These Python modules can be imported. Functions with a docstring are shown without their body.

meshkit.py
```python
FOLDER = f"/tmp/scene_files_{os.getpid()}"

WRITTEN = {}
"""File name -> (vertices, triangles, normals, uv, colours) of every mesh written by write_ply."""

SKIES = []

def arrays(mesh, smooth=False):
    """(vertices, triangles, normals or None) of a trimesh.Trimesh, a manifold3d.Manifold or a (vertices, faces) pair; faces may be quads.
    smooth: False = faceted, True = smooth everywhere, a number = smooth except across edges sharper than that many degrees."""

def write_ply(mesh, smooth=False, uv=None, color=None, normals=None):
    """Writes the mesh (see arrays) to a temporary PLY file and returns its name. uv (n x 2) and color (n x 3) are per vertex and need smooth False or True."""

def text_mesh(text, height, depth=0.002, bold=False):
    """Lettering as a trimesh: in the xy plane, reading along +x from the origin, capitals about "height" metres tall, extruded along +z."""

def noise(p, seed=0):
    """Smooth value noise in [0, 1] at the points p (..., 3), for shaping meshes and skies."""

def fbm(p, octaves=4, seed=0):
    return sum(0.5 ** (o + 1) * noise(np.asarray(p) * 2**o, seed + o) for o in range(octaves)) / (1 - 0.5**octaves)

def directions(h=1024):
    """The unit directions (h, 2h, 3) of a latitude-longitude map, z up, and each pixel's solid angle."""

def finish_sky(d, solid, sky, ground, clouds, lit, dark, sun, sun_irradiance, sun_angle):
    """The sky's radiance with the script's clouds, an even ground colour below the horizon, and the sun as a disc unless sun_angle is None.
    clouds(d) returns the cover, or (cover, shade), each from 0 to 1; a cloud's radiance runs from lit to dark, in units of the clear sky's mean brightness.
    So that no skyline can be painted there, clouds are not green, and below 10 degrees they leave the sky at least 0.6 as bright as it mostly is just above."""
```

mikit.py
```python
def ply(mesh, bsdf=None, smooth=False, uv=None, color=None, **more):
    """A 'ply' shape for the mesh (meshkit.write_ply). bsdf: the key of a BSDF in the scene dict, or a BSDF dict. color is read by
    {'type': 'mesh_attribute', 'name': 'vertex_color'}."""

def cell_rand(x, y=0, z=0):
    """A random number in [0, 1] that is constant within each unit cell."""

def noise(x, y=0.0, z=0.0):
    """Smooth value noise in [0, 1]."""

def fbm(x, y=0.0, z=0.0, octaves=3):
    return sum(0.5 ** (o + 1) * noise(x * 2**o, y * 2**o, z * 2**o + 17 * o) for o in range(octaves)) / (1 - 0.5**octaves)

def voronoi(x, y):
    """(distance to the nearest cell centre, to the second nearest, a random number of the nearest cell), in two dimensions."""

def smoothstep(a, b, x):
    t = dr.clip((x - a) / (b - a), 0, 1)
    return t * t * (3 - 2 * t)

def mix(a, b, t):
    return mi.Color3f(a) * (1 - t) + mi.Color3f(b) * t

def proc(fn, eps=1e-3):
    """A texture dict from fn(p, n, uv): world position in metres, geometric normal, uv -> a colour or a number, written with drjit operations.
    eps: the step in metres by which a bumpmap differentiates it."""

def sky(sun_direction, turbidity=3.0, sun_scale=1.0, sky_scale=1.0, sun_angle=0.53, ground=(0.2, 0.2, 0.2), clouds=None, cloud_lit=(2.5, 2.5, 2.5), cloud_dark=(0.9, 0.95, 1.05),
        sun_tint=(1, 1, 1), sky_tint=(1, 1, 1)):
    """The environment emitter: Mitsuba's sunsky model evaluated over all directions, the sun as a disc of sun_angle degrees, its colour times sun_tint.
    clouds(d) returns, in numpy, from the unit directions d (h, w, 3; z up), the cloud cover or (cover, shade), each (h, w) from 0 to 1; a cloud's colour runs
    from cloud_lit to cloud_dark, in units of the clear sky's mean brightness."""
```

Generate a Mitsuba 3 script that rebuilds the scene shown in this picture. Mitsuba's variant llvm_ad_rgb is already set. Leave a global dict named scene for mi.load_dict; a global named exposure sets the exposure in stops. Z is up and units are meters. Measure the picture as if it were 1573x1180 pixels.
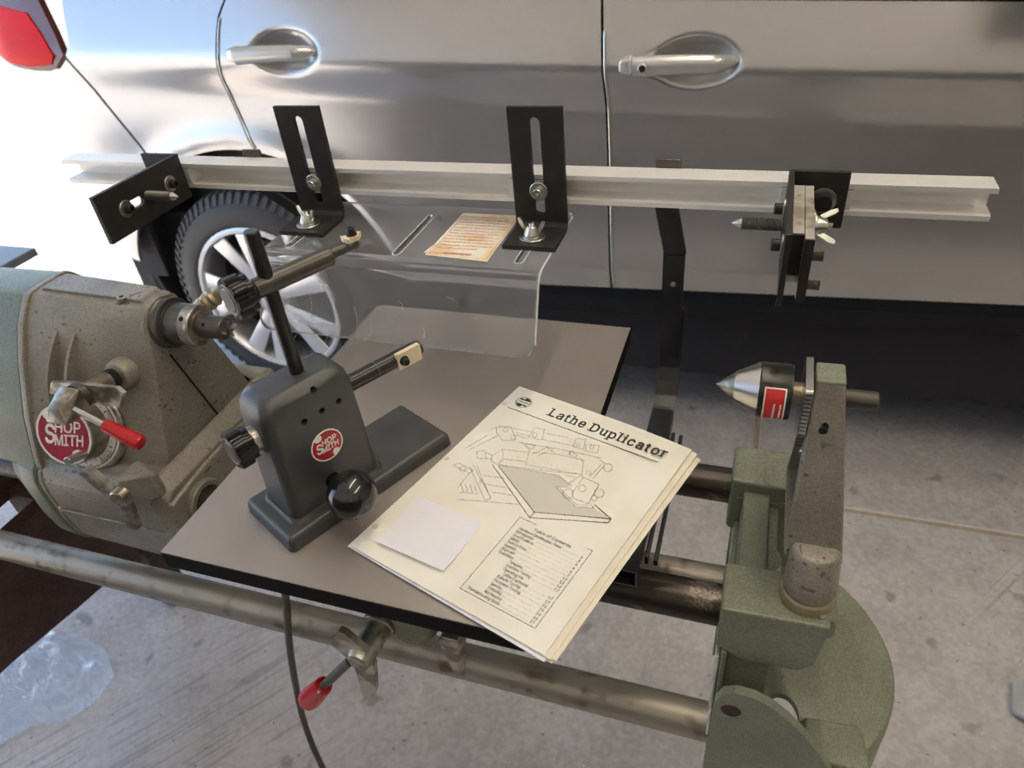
import math, random
import numpy as np
import trimesh
import mitsuba as mi
import drjit as dr
import manifold3d as m3
import meshkit, mikit
from mikit import proc, noise, fbm, voronoi, smoothstep, mix, cell_rand
from shapely.geometry import Polygon, LineString, Point, box as sbox
from shapely.ops import unary_union

random.seed(7)
rng = np.random.default_rng(7)
Z0 = 0.887            # the worktable's top lies this far above the floor; all builders below take z from the table top
scene, labels = {}, {}
T = mi.ScalarTransform4f

# ------------------------------------------------------------------ camera, sky, lamps, exposure
_right = np.array([0.94707447, 0.30855557, -0.08856299])
_down = np.array([0.11682162, -0.58824669, -0.80019906])
_fwd = np.array([-0.29900276, 0.74750203, -0.59315938])
_eye = np.array([0.50785416, -0.31408396, 0.50728491 + Z0])
scene['camera'] = {
    'type': 'thinlens', 'fov': 2 * math.degrees(math.atan(786.5 / 1098.07)), 'fov_axis': 'x',
    'aperture_radius': 0.0016, 'focus_distance': 0.74, 'near_clip': 0.02, 'far_clip': 200.0,
    'to_world': T().look_at(origin=_eye.tolist(), target=(_eye + _fwd).tolist(), up=(-_down).tolist())}
SUN = np.array([-0.22, -0.14, 0.96])
scene['sky'] = mikit.sky(SUN, turbidity=3.2, sun_scale=2.2, sky_scale=2.2, ground=(0.42, 0.41, 0.40), sun_tint=(.97, 1.0, 1.05), sky_tint=(1.06, 1.0, .93))
exposure = 2.5
LAMP = (9.0, 7.9, 6.3)

# ------------------------------------------------------------------ helpers
def numbered(key):
    if key not in scene and not any(k.startswith(key + '__') for k in scene):
        return key
    i = 1
    while True:
        k = f'{key}_{i:03d}'
        if k not in scene and not any(q.startswith(k + '__') for q in scene):
            return k
        i += 1

def tm(m):
    if isinstance(m, trimesh.Trimesh):
        return m
    g = m.to_mesh()
    return trimesh.Trimesh(np.array(g.vert_properties[:, :3], float), np.array(g.tri_verts), process=False)

def cat(ms):
    return trimesh.util.concatenate([tm(m) for m in ms])

def put(key, mesh, mat, smooth=32, **kw):
    key = numbered(key)
    m = tm(mesh).copy()
    m.vertices = m.vertices + [0, 0, Z0]
    scene[key] = mikit.ply(m, mat, smooth=smooth, **kw)
    return key

def tag(key, label=None, cat_=None, group=None, kind=None):
    d = labels.setdefault(key, {})
    if label: d['label'] = label
    if cat_: d['category'] = cat_
    if group: d['group'] = group
    if kind: d['kind'] = kind
    return key

def part(thing, name, mesh, mat, smooth=32, label=None, **kw):
    k = put(thing + '__' + name, mesh, mat, smooth, **kw)
    if label: tag(k, label)
    return k

def V(*a):
    return np.array(a, float)

def unit(a):
    a = np.asarray(a, float); return a / np.linalg.norm(a)

def frame(d):
    d = unit(d)
    a = np.cross(d, [0, 0, 1] if abs(d[2]) < 0.9 else [1, 0, 0]); a = unit(a)
    return a, np.cross(d, a), d

def rbox(x0, x1, y0, y1, z0, z1, r=0.002, seg=8):
    pts = []
    s = m3.Manifold.sphere(r, seg)
    ms = [s.translate((x, y, z)) for x in (x0 + r, x1 - r) for y in (y0 + r, y1 - r) for z in (z0 + r, z1 - r)]
    return m3.Manifold.batch_hull(ms)

def bx(x0, x1, y0, y1, z0, z1):
    return m3.Manifold.cube((x1 - x0, y1 - y0, z1 - z0)).translate((x0, y0, z0))

def hull(pts, r=0.0, seg=10):
    if r <= 0:
        return m3.Manifold.hull_points(np.asarray(pts, float))
    s = m3.Manifold.sphere(r, seg)
    return m3.Manifold.batch_hull([s.translate(tuple(map(float, p))) for p in pts])

def lathe(o, d, prof, n=40, phase=0.0):
    """Solid of revolution: prof = [(t along d, radius)...]; ends are capped."""
    a, b, d = frame(d)
    o = np.asarray(o, float)
    prof = list(prof)
    if prof[0][1] > 1e-6: prof = [(prof[0][0], 0.0)] + prof
    if prof[-1][1] > 1e-6: prof = prof + [(prof[-1][0], 0.0)]
    ang = np.arange(n) * 2 * np.pi / n + phase
    ring = np.cos(ang)[:, None] * a + np.sin(ang)[:, None] * b
    vs, idx = [], []
    for t, r in prof:
        if r <= 1e-6:
            idx.append([len(vs)] * n); vs.append(o + d * t)
        else:
            idx.append(list(range(len(vs), len(vs) + n))); vs.extend(o + d * t + ring * r)
    f = []
    for p, q in zip(idx[:-1], idx[1:]):
        for i in range(n):
            j = (i + 1) % n
            if p[i] != p[j]: f.append((p[i], p[j], q[j]))
            if q[i] != q[j]: f.append((p[i], q[j], q[i]))
    m = trimesh.Trimesh(np.array(vs), np.array(f), process=False)
    if m.volume < 0: m.invert()
    return m

def ring(o, d, prof, n=40):
    """Solid of revolution of a closed profile loop that does not touch the axis."""
    a, b, d = frame(d); o = np.asarray(o, float)
    ang = np.arange(n) * 2 * np.pi / n
    rg = np.cos(ang)[:, None] * a + np.sin(ang)[:, None] * b
    vs = np.vstack([o + d * t + rg * r for t, r in prof]); k = len(prof); f = []
    for p in range(k):
        q = (p + 1) % k
        for i in range(n):
            j = (i + 1) % n
            f += [(p * n + i, p * n + j, q * n + j), (p * n + i, q * n + j, q * n + i)]
    m = trimesh.Trimesh(vs, np.array(f), process=False)
    if m.volume < 0: m.invert()
    return m

def cyl(p0, p1, r, n=32, c=0.0008, r1=None):
    p0, p1 = np.asarray(p0, float), np.asarray(p1, float)
    L = np.linalg.norm(p1 - p0); r1 = r if r1 is None else r1
    c = min(c, r * .4, L * .4)
    return lathe(p0, p1 - p0, [(0, r - c), (c, r), (L - c, r1), (L, r1 - c)], n)

def mcyl(p0, p1, r, n=32, r1=None):
    return m3.Manifold(m3.Mesh(np.asarray(_solid(p0, p1, r, n, r1).vertices, np.float32), np.asarray(_solid(p0, p1, r, n, r1).faces, np.uint32)))

def _solid(p0, p1, r, n, r1):
    p0, p1 = np.asarray(p0, float), np.asarray(p1, float)
    L = np.linalg.norm(p1 - p0); r1 = r if r1 is None else r1
    return lathe(p0, p1 - p0, [(0, r), (L, r1)], n)

def man(mesh):
    m = trimesh.Trimesh(mesh.vertices, mesh.faces, process=True); m.merge_vertices()
    return m3.Manifold(m3.Mesh(np.asarray(m.vertices, np.float32), np.asarray(m.faces, np.uint32)))

def tube(path, r, n=12, closed_ends=True):
    P = np.asarray(path, float)
    rr = np.broadcast_to(np.asarray(r, float), (len(P),))
    tang = np.gradient(P, axis=0); tang /= np.linalg.norm(tang, axis=1, keepdims=True)
    a, b, _ = frame(tang[0])
    ang = np.arange(n) * 2 * np.pi / n
    vs = []
    for p, t, q in zip(P, tang, rr):
        a = unit(a - t * (a @ t)); b = np.cross(t, a)
        vs.extend(p + q * (np.cos(ang)[:, None] * a + np.sin(ang)[:, None] * b))
    f = []
    for k in range(len(P) - 1):
        for i in range(n):
            j = (i + 1) % n
            A, B, Cc, D = k * n + i, k * n + j, (k + 1) * n + j, (k + 1) * n + i
            f += [(A, B, Cc), (A, Cc, D)]
    c0 = len(vs); vs.append(P[0]); vs.append(P[-1]); L = (len(P) - 1) * n
    for i in range(n):
        j = (i + 1) % n
        f += [(c0, j, i), (c0 + 1, L + i, L + j)]
    m = trimesh.Trimesh(np.array(vs), np.array(f), process=False)
    if m.volume < 0: m.invert()
    return m

def spline(pts, n=40):
    from scipy.interpolate import CubicSpline
    pts = np.asarray(pts, float)
    t = np.r_[0, np.cumsum(np.linalg.norm(np.diff(pts, axis=0), axis=1))]
    return CubicSpline(t, pts)(np.linspace(0, t[-1], n))

def prism(poly, o, ex, ey, h0, h1):
    """Extrudes a shapely polygon (or list of points) drawn in the axes ex, ey at o, from h0 to h1 along ex x ey."""
    if not hasattr(poly, 'exterior') and not hasattr(poly, 'geoms'):
        poly = Polygon(poly)
    ex, ey = np.asarray(ex, float), np.asarray(ey, float); ez = np.cross(ex, ey)
    out = []
    for g in getattr(poly, 'geoms', [poly]):
        if g.is_empty: continue
        m = trimesh.creation.extrude_polygon(g, h1 - h0, engine='earcut')
        v = m.vertices
        m.vertices = np.asarray(o, float) + v[:, :1] * ex + v[:, 1:2] * ey + (v[:, 2:] + h0) * ez
        if m.volume < 0: m.invert()
        out.append(m)
    return trimesh.util.concatenate(out)

X, Y, Zx = V(1, 0, 0), V(0, 1, 0), V(0, 0, 1)

def slot(x0, y0, x1, y1, r):
    return LineString([(x0, y0), (x1, y1)]).buffer(r, 10)

def rect(x0, x1, y0, y1, r=0.0):
    if r <= 0: return sbox(x0, y0, x1, y1)
    return sbox(x0 + r, y0 + r, x1 - r, y1 - r).buffer(r, 6)

def ribs(t0, t1, r, pitch, depth):
    out = []; t = t0
    while t < t1 - pitch * .5:
        out += [(t, r - depth), (t + pitch * .5, r)]; t += pitch
    return out + [(t1, r - depth)]

def text_on(s, o, ex, ey, height, width=None, bold=False, lift=0.00015, depth=0.00008, slant=0.0):
    """Flat lettering s: baseline start o, reading along ex, capitals up along ey."""
    m = meshkit.text_mesh(s, height, depth=depth, bold=bold)
    v = m.vertices.copy()
    if width: v[:, 0] *= width / max(v[:, 0].max(), 1e-9)
    v[:, 0] += slant * v[:, 1]
    ex, ey = np.asarray(ex, float), np.asarray(ey, float); ez = np.cross(ex, ey); ez /= np.linalg.norm(ez)
    m.vertices = np.asarray(o, float) + v[:, :1] * ex + v[:, 1:2] * ey + (v[:, 2:] + lift) * ez
    return m

def lines_on(polys, o, ex, ey, w, lift=0.00015, depth=0.00008):
    """Pen strokes of width w (flat), drawn in the axes ex, ey at o."""
    g = unary_union([LineString(p).buffer(w / 2, 1, cap_style=2, join_style=2) for p in polys])
    ez = np.cross(ex, ey)
    m = prism(g, o, ex, ey, lift, lift + depth)
    return m

# ------------------------------------------------------------------ materials
def mat(name, d):
    scene['m_' + name] = d
    return 'm_' + name

def pr(color, rough=0.5, metal=0.0, **k):
    c = color if isinstance(color, dict) else {'type': 'rgb', 'value': list(color)}
    d = {'type': 'principled', 'base_color': c, 'roughness': rough, 'metallic': metal}
    d.update(k); return d

def bump(d, fn, scale, eps=4e-4):
    return {'type': 'bumpmap', 'arbitrary': proc(fn, eps), 'scale': scale, 'bsdf': d}

def concrete(p, n, uv):
    a = fbm(p.x * 2.2 + 5, p.y * 2.2, 0, 4)
    b = fbm(p.x * 14, p.y * 14, 3, 3)
    g = fbm(p.x * 120, p.y * 120, 3, 2)
    sp1, _, r1 = voronoi(p.x * 7 + .7 * b, p.y * 7 + .5 * a)
    sp2, _, r2 = voronoi(p.x * 24 + b, p.y * 24)
    st1 = (1 - smoothstep(.06, .17, sp1 * (1 + .4 * g))) * dr.select(r1 > .62, 1., 0.) * (.15 + .5 * r1)
    st2 = (1 - smoothstep(.03, .09, sp2)) * dr.select(r2 > .86, 1., 0.)
    white = (1 - smoothstep(.02, .05, sp2)) * dr.select(r2 < .06, 1., 0.)
    scr = smoothstep(.72, .80, noise((p.x - .75 * p.y) * 160, (p.y + .75 * p.x) * 6.0, 2)) * smoothstep(.45, .65, a)
    c = mix((.42, .395, .378), (.55, .527, .51), smoothstep(.28, .72, a * .55 + b * .35 + g * .12))
    c = c * (1 - .62 * st1) * (1 - .5 * st2) * (1 - .22 * scr) + mi.Color3f(.3) * white
    return c * (.9 + .2 * g)
mat('concrete', pr(proc(concrete), .42, specular=.5))
mat('joint_fill', pr(proc(lambda p, n, uv: mix((.27, .19, .12), (.44, .38, .30), fbm(p.x * 90, p.y * 60, 0, 3))), .9))
mat('drive', pr(proc(lambda p, n, uv: mix((.33, .33, .325), (.40, .40, .395), fbm(p.x * 3, p.y * 3, 0, 3))), .8))
mat('wall', pr((.60, .575, .54), .8))
mat('ceiling', pr((.70, .69, .68), .85))
mat('trim', pr((.75, .73, .70), .5))
mat('dark_back', pr((.07, .065, .06), .8))

def speck(base, dark, light, s=900.0, chips=.9):
    def fn(p, n, uv):
        g = noise(p.x * s, p.y * s, p.z * s)
        g2 = fbm(p.x * 22, p.y * 22, p.z * 22, 3)
        ch = .75 * smoothstep(chips, chips + .05, noise(p.x * 190 + 9, p.y * 190, p.z * 190)) * smoothstep(.52, .66, g2)
        c = mix(dark, light, smoothstep(.1, .9, g * .55 + g2 * .45))
        return mix(c, base, ch)
    return fn
def cast_bump(s): return lambda p, n, uv: fbm(p.x * s, p.y * s, p.z * s, 2)

mat('cast_grey', bump(pr(proc(speck((.07, .055, .045), (.165, .152, .127), (.275, .257, .218), 700, .80)), .42, .25, specular=.5), cast_bump(420), .00022))
mat('cast_green', bump(pr(proc(speck((.15, .10, .065), (.140, .158, .115), (.245, .262, .195), 700, .82)), .40, .1, specular=.5), cast_bump(420), .00018))  # stand's green, lightened so the light it catches is in the colour
mat('cover_green', bump(pr(proc(speck((.13, .09, .06), (.085, .100, .074), (.160, .178, .130), 700, .84)), .40, .1, specular=.5), cast_bump(420), .00018))  # same green toned down, shade painted in against strong light from the left
mat('tool_grey', bump(pr(proc(lambda p, n, uv: mix((.030, .032, .033), (.050, .053, .054), fbm(p.x * 40, p.y * 40, p.z * 40, 3))), .40, .0, specular=.6), cast_bump(1500), .00025))
def steel(p, n, uv):
    s = fbm(p.x * 6, p.y * 60, p.z * 60, 3)
    b = fbm(p.x * 45, p.y * 45, p.z * 45, 3)
    rust = smoothstep(.50, .72, b * .6 + s * .4)
    return mix((.36, .33, .275), (.18, .145, .105), rust)
mat('tube_steel', pr(proc(steel), .42, .65))
def rusty(p, n, uv):
    b = fbm(p.x * 30, p.y * 40, p.z * 40, 4)
    g = noise(p.x * 500, p.y * 500, p.z * 500)
    return mix((.050, .042, .036), (.24, .205, .175), smoothstep(.50, .78, b * .75 + g * .2))
mat('tube_rusty', pr(proc(rusty), .36, .75))
mat('alu', bump(pr((.80, .79, .76), .42, .45), lambda p, n, uv: noise(p.x * 2, p.y * 3000, p.z * 3000), .00002))
mat('alu_block', pr(proc(lambda p, n, uv: mix((.30, .27, .22), (.52, .50, .45), smoothstep(.35, .6, fbm(p.x * 70, p.y * 70, p.z * 70, 3)))), .45, .5))
mat('chrome', pr((.62, .62, .60), .18, 1.0))
mat('zinc', pr((.60, .61, .55), .22, 1.0))
mat('bright_steel', pr((.60, .59, .56), .24, 1.0))
mat('aged_steel', pr(proc(lambda p, n, uv: mix((.22, .19, .15), (.50, .48, .42), smoothstep(.35, .65, fbm(p.x * 60, p.y * 60, p.z * 60, 3)))), .34, .85))
mat('dark_steel', pr(proc(lambda p, n, uv: mix((.055, .052, .047), (.11, .10, .085), fbm(p.x * 50, p.y * 50, p.z * 50, 3))), .36, .55))
mat('black_oxide', pr(proc(lambda p, n, uv: mix((.012, .0115, .011), (.022, .020, .018), fbm(p.x * 40, p.y * 40, p.z * 40, 3))), .50, .0, specular=.35))
mat('rod_black', pr((.022, .021, .020), .30, .2))
mat('black_plastic', pr((.008, .008, .008), .22, 0., specular=.4))
mat('ball', pr((.004, .004, .0045), .03, 0., specular=.5, clearcoat=1., clearcoat_gloss=.98))
mat('knob_face', pr((.055, .050, .046), .35))
mat('paint_black', pr((.022, .023, .025), .22, .0, specular=.5))
mat('hole', pr((.004, .004, .004), .9))
mat('brass', pr((.36, .30, .20), .4, .6))
mat('copper', pr((.55, .22, .09), .45, .4))
mat('ivory', pr((.66, .57, .40), .45))
mat('red_plastic', pr((.42, .012, .016), .16, 0., specular=.5))
mat('red_print', pr((.36, .012, .035), .4))
mat('red_label', pr((.55, .03, .03), .35))
mat('white_print', pr((.80, .78, .72), .5))
mat('ink', pr((.018, .017, .016), .7))
mat('ink_grey', pr((.60, .58, .51), .7))
mat('ink_red', pr((.42, .10, .09), .7))
def laminate(p, n, uv):
    return mix((.29, .258, .232), (.33, .297, .268), fbm(p.x * 9, p.y * 9, 0, 3))
mat('laminate', pr(proc(laminate), .44, .55, specular=.8))
mat('edge_black', pr((.007, .0065, .006), .8, specular=.15))
def cream(p, n, uv):
    a = fbm(p.x * 16, p.y * 16, 2, 3)
    return mix((.77, .745, .64), (.82, .80, .715), smoothstep(.3, .7, a))
mat('cream_paper', pr(proc(cream), .75))
mat('page', pr((.78, .73, .60), .8))
mat('white_paper', pr((.80, .80, .86), .7))
mat('label_paper', pr(proc(lambda p, n, uv: mix((.70, .55, .34), (.80, .74, .60), smoothstep(.35, .62, fbm(p.x * 30, p.y * 30, p.z * 30, 3)))), .6))
scene['m_acrylic'] = {'type': 'blendbsdf', 'weight': .10, 'b1': {'type': 'dielectric', 'int_ior': 1.49, 'ext_ior': 1.0}, 'b2': {'type': 'twosided', 'bsdf': pr((.80, .80, .80), .5)}}  # white share gives scratch haze and paints in bright reflections
scene['m_acrylic_edge'] = {'type': 'blendbsdf', 'weight': .8, 'b1': {'type': 'dielectric', 'int_ior': 1.49, 'ext_ior': 1.0}, 'b2': {'type': 'twosided', 'bsdf': pr((.85, .86, .86), .4)}}
mat('scratch', pr((.75, .75, .72), .6))
mat('cord', pr((.050, .042, .028), .4))
mat('brown_dark', pr(proc(speck((.10, .03, .02), (.030, .016, .014), (.065, .034, .028), 300, .8)), .7))
# car
mat('silver_paint', pr((.44, .43, .425), .22, .75, clearcoat=1., clearcoat_gloss=.95))
mat('silver_plastic', pr((.52, .515, .505), .26, .55, clearcoat=.8, clearcoat_gloss=.93))
mat('rubber', pr((.020, .020, .022), .55))
mat('rubber_grey', pr((.05, .052, .058), .6))
mat('black_trim', pr((.006, .008, .011), .5, specular=.2))
mat('liner', pr((.012, .012, .016), .75))
mat('tail_red', pr((.62, .004, .005), .3, 0., specular=.08))
mat('tail_dark', pr((.10, .025, .02), .15, 0., clearcoat=1.))
mat('glass_dark', pr((.010, .012, .012), .03, 0., specular=.5))
mat('alloy', pr((.66, .65, .66), .28, .6, clearcoat=.6))
mat('brake', pr((.10, .095, .09), .4, .7))
mat('green_cap', pr((.02, .20, .10), .4))
mat('bag', {'type': 'blendbsdf', 'weight': .30, 'a': {'type': 'thindielectric', 'int_ior': 1.5}, 'b': {'type': 'twosided', 'bsdf': pr((.62, .62, .60), .22, .0, specular=.8)}})
scene['m_bag'] = {'type': 'blendbsdf', 'weight': .05, 'b1': {'type': 'thindielectric', 'int_ior': 1.6}, 'b2': {'type': 'twosided', 'bsdf': {'type': 'roughconductor', 'alpha': .10, 'specular_reflectance': {'type': 'rgb', 'value': [.8, .8, .8]}}}}
mat('grey_top', pr((.13, .14, .17), .35))
mat('lamp_body', pr((.75, .75, .75), .5))
mat('grass', pr((.42, .33, .16), .8))
mat('galv', pr((.50, .53, .58), .35, .5))

# ------------------------------------------------------------------ the garage
F = -Z0
JX, JY = 0.578, 1.105        # the slab's control joints
slabs = [(-2.15, JX - .006, -1.3, JY - .006), (JX + .006, 4.2, -1.3, JY - .006), (-2.15, JX - .006, JY + .006, 3.6), (JX + .006, 4.2, JY + .006, 3.6)]
for x0, x1, y0, y1 in slabs:
    ms = []
    part('floor', 'slab', hull([(x, y, z) for x in (x0, x1) for y in (y0, y1) for z in (F - .12, F - .003)] + [(x, y, F) for x in (x0 + .004, x1 - .004) for y in (y0 + .004, y1 - .004)]), 'm_concrete', False)
part('floor', 'joint_filler', cat([bx(JX - .007, JX + .007, -1.3, 3.6, F - .1, F - .004), bx(-2.15, 4.2, JY - .007, JY + .007, F - .1, F - .004)]), 'm_joint_fill', False)
tag('floor', kind='structure')
put('driveway', bx(-30, -2.15, -14, 16, F - .2, F - .015), 'm_drive', False); tag('driveway', kind='structure')
HZ = F + 2.80
def struct(key, mesh, m):
    k = put(key, mesh, m, False); tag(k, kind='structure'); return k
struct('ceiling', bx(-2.15, 4.2, -1.3, 3.6, HZ, HZ + .1), 'm_ceiling')
struct('wall_back', bx(-2.15, 4.2, 3.6, 3.7, F, HZ), 'm_wall')
struct('wall_right', bx(4.2, 4.3, -1.4, 3.7, F, HZ), 'm_wall')
struct('unseen_wall_front', bx(-2.15, 4.3, -1.4, -1.3, F, HZ), 'm_wall')  # out of view behind the camera, set close to dim camera-facing sides
struct('trim_2', bx(-2.15, 4.2, -1.3, -1.26, F, F + 1.25), 'm_dark_back')  # unseen dark panel behind the camera, placed to darken faces turned towards it
struct('unseen_wall_left', cat([bx(-2.25, -2.15, -1.4, 3.7, F + 2.50, HZ + .1), bx(-2.25, -2.15, 3.0, 3.7, F, F + 2.5)]), 'm_wall')  # out of view; its door opening is placed to light table and headstock
struct('trim_1', cat([rbox(-2.27, -2.13, -1.30, -1.20, F, F + 2.5, .006), rbox(-2.27, -2.13, 2.95, 3.05, F, F + 2.5, .006), rbox(-2.27, -2.13, -1.30, 3.05, F + 2.45, F + 2.55, .006)]), 'm_trim')

def tube_lamp(x, y0, y1, scale, label):
    k = numbered('unseen_ceiling_lamp')
    z = HZ - .09
    part(k, 'housing', rbox(x - .05, x + .05, y0 - .03, y1 + .03, z + .035, HZ - .002, .006), 'm_lamp_body')
    m = cyl((x, y0, z + .012), (x, y1, z + .012), .018, 16)
    q = part(k, 'tube', m, 'm_lamp_body', True)
    scene[q]['emitter'] = {'type': 'area', 'radiance': {'type': 'rgb', 'value': [c * scale for c in LAMP]}}
    tag(k, label, 'ceiling lamp')
tube_lamp(.45, -.35, 1.55, 1.0, 'long white tube lamp on the garage ceiling straight above the lathe')
tube_lamp(1.75, -.9, .9, .9, 'unseen white tube lamp on the garage ceiling nearer the right wall')  # out of view; placed to light the floor on the right

# ------------------------------------------------------------------ the car
def sstep(a, b, x):
    t = np.clip((x - a) / (b - a), 0, 1); return t * t * (3 - 2 * t)
def zcrease(x): return .1414 - .034 * (x + .016)
WC = V(-.897, 1.27, -.536)
HAND = [(.318, .139, .125, .052), (-.640, .178, .128, .052)]     # centre x, z and half sizes of the two handle recesses
def Ycar(x, z, cups=True):
    x, z = np.asarray(x, float), np.asarray(z, float)
    h = z - zcrease(x)
    hp = .5 * (h + np.sqrt(h * h + .010 ** 2)) - .005
    fade = .45 + .55 * sstep(-1.15, -.65, x)
    y = 1.247 + hp * .30 + .25 * hp * hp
    y = y + .022 * fade * sstep(.004, -.10, h)
    lo = z - (-.33 + .04 * (x - .28))
    y = y - .024 * sstep(.33, .0, lo) + np.where(lo < 0, -lo * .22, 0)
    t = np.maximum(0, -1.18 - x)
    y = y + .30 * t * t + 1.9 * np.maximum(0, t - .33) ** 2
    r = np.hypot(x + .85, z + .54)
    y = y - .012 * np.exp(-((r - .50) / .04) ** 2)
    if cups:
        for cx, cz, ax, az in HAND:
            dx = (x - cx - .035) / (ax * .75); dz = (z - cz) / az
            q2 = np.maximum(0, 1 - dx * dx - dz * dz)
            y = y + .024 * q2 * q2 * (3 - 2 * q2) ** .5 * .62 + .008 * sstep(0, .5, q2)
            d2 = ((x - cx) / (ax * 1.02)) ** 2 + ((z - cz) / (az * .55)) ** 2
            y = y + .004 * np.maximum(0, 1 - d2)
    return y

def panel(poly, thick=.012, res=.022, off=0.0, cups=False):
    """A car panel: the (x, z) outline laid on the body surface, evenly triangulated."""
    from scipy.spatial import Delaunay
    import shapely
    out = []
    for g in getattr(poly, 'geoms', [poly]):
        rings = [np.array(shapely.segmentize(r, res).coords)[:-1] for r in [g.exterior, *g.interiors]]
        bnd = np.vstack(rings)
        x0, z0, x1, z1 = g.bounds
        GX, GZ = np.meshgrid(np.arange(x0, x1, res), np.arange(z0, z1, res * .866))
        GX = GX + (np.arange(len(GX)) % 2)[:, None] * res * .5
        grid = np.c_[GX.ravel(), GZ.ravel()]
        ins = g.buffer(-res * .55)
        grid = grid[shapely.contains_xy(ins, grid[:, 0], grid[:, 1])]
        P = np.vstack([bnd, grid])
        tri = Delaunay(P).simplices
        c = P[tri].mean(1)
        tri = tri[shapely.contains_xy(g, c[:, 0], c[:, 1])]
        e1, e2 = P[tri[:, 1]] - P[tri[:, 0]], P[tri[:, 2]] - P[tri[:, 0]]
        ar = e1[:, 0] * e2[:, 1] - e1[:, 1] * e2[:, 0]
        tri = tri[np.abs(ar) > 1e-9]; ar = ar[np.abs(ar) > 1e-9]
        tri[ar < 0] = tri[ar < 0][:, ::-1]
        y = Ycar(P[:, 0], P[:, 1], cups) + off
        front, back = np.c_[P[:, 0], y, P[:, 1]], np.c_[P[:, 0], y + thick, P[:, 1]]
        n = len(P)
        e = np.sort(np.vstack([tri[:, [0, 1]], tri[:, [1, 2]], tri[:, [2, 0]]]), axis=1)
        d = np.vstack([tri[:, [0, 1]], tri[:, [1, 2]], tri[:, [2, 0]]])
        _, inv, cnt = np.unique(e, axis=0, return_inverse=True, return_counts=True)
        rim = d[cnt[inv.ravel()] == 1]
        sides = np.vstack([np.c_[rim[:, 0], rim[:, 0] + n, rim[:, 1] + n], np.c_[rim[:, 0], rim[:, 1] + n, rim[:, 1]]])
        f = np.vstack([tri, tri[:, ::-1] + n, sides])
        t = trimesh.Trimesh(np.vstack([front, back]), f, process=False)
        if t.volume < 0: t.invert()
        out.append(t)
    return trimesh.util.concatenate(out)

def poly_grid(poly, res):
    return poly

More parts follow.
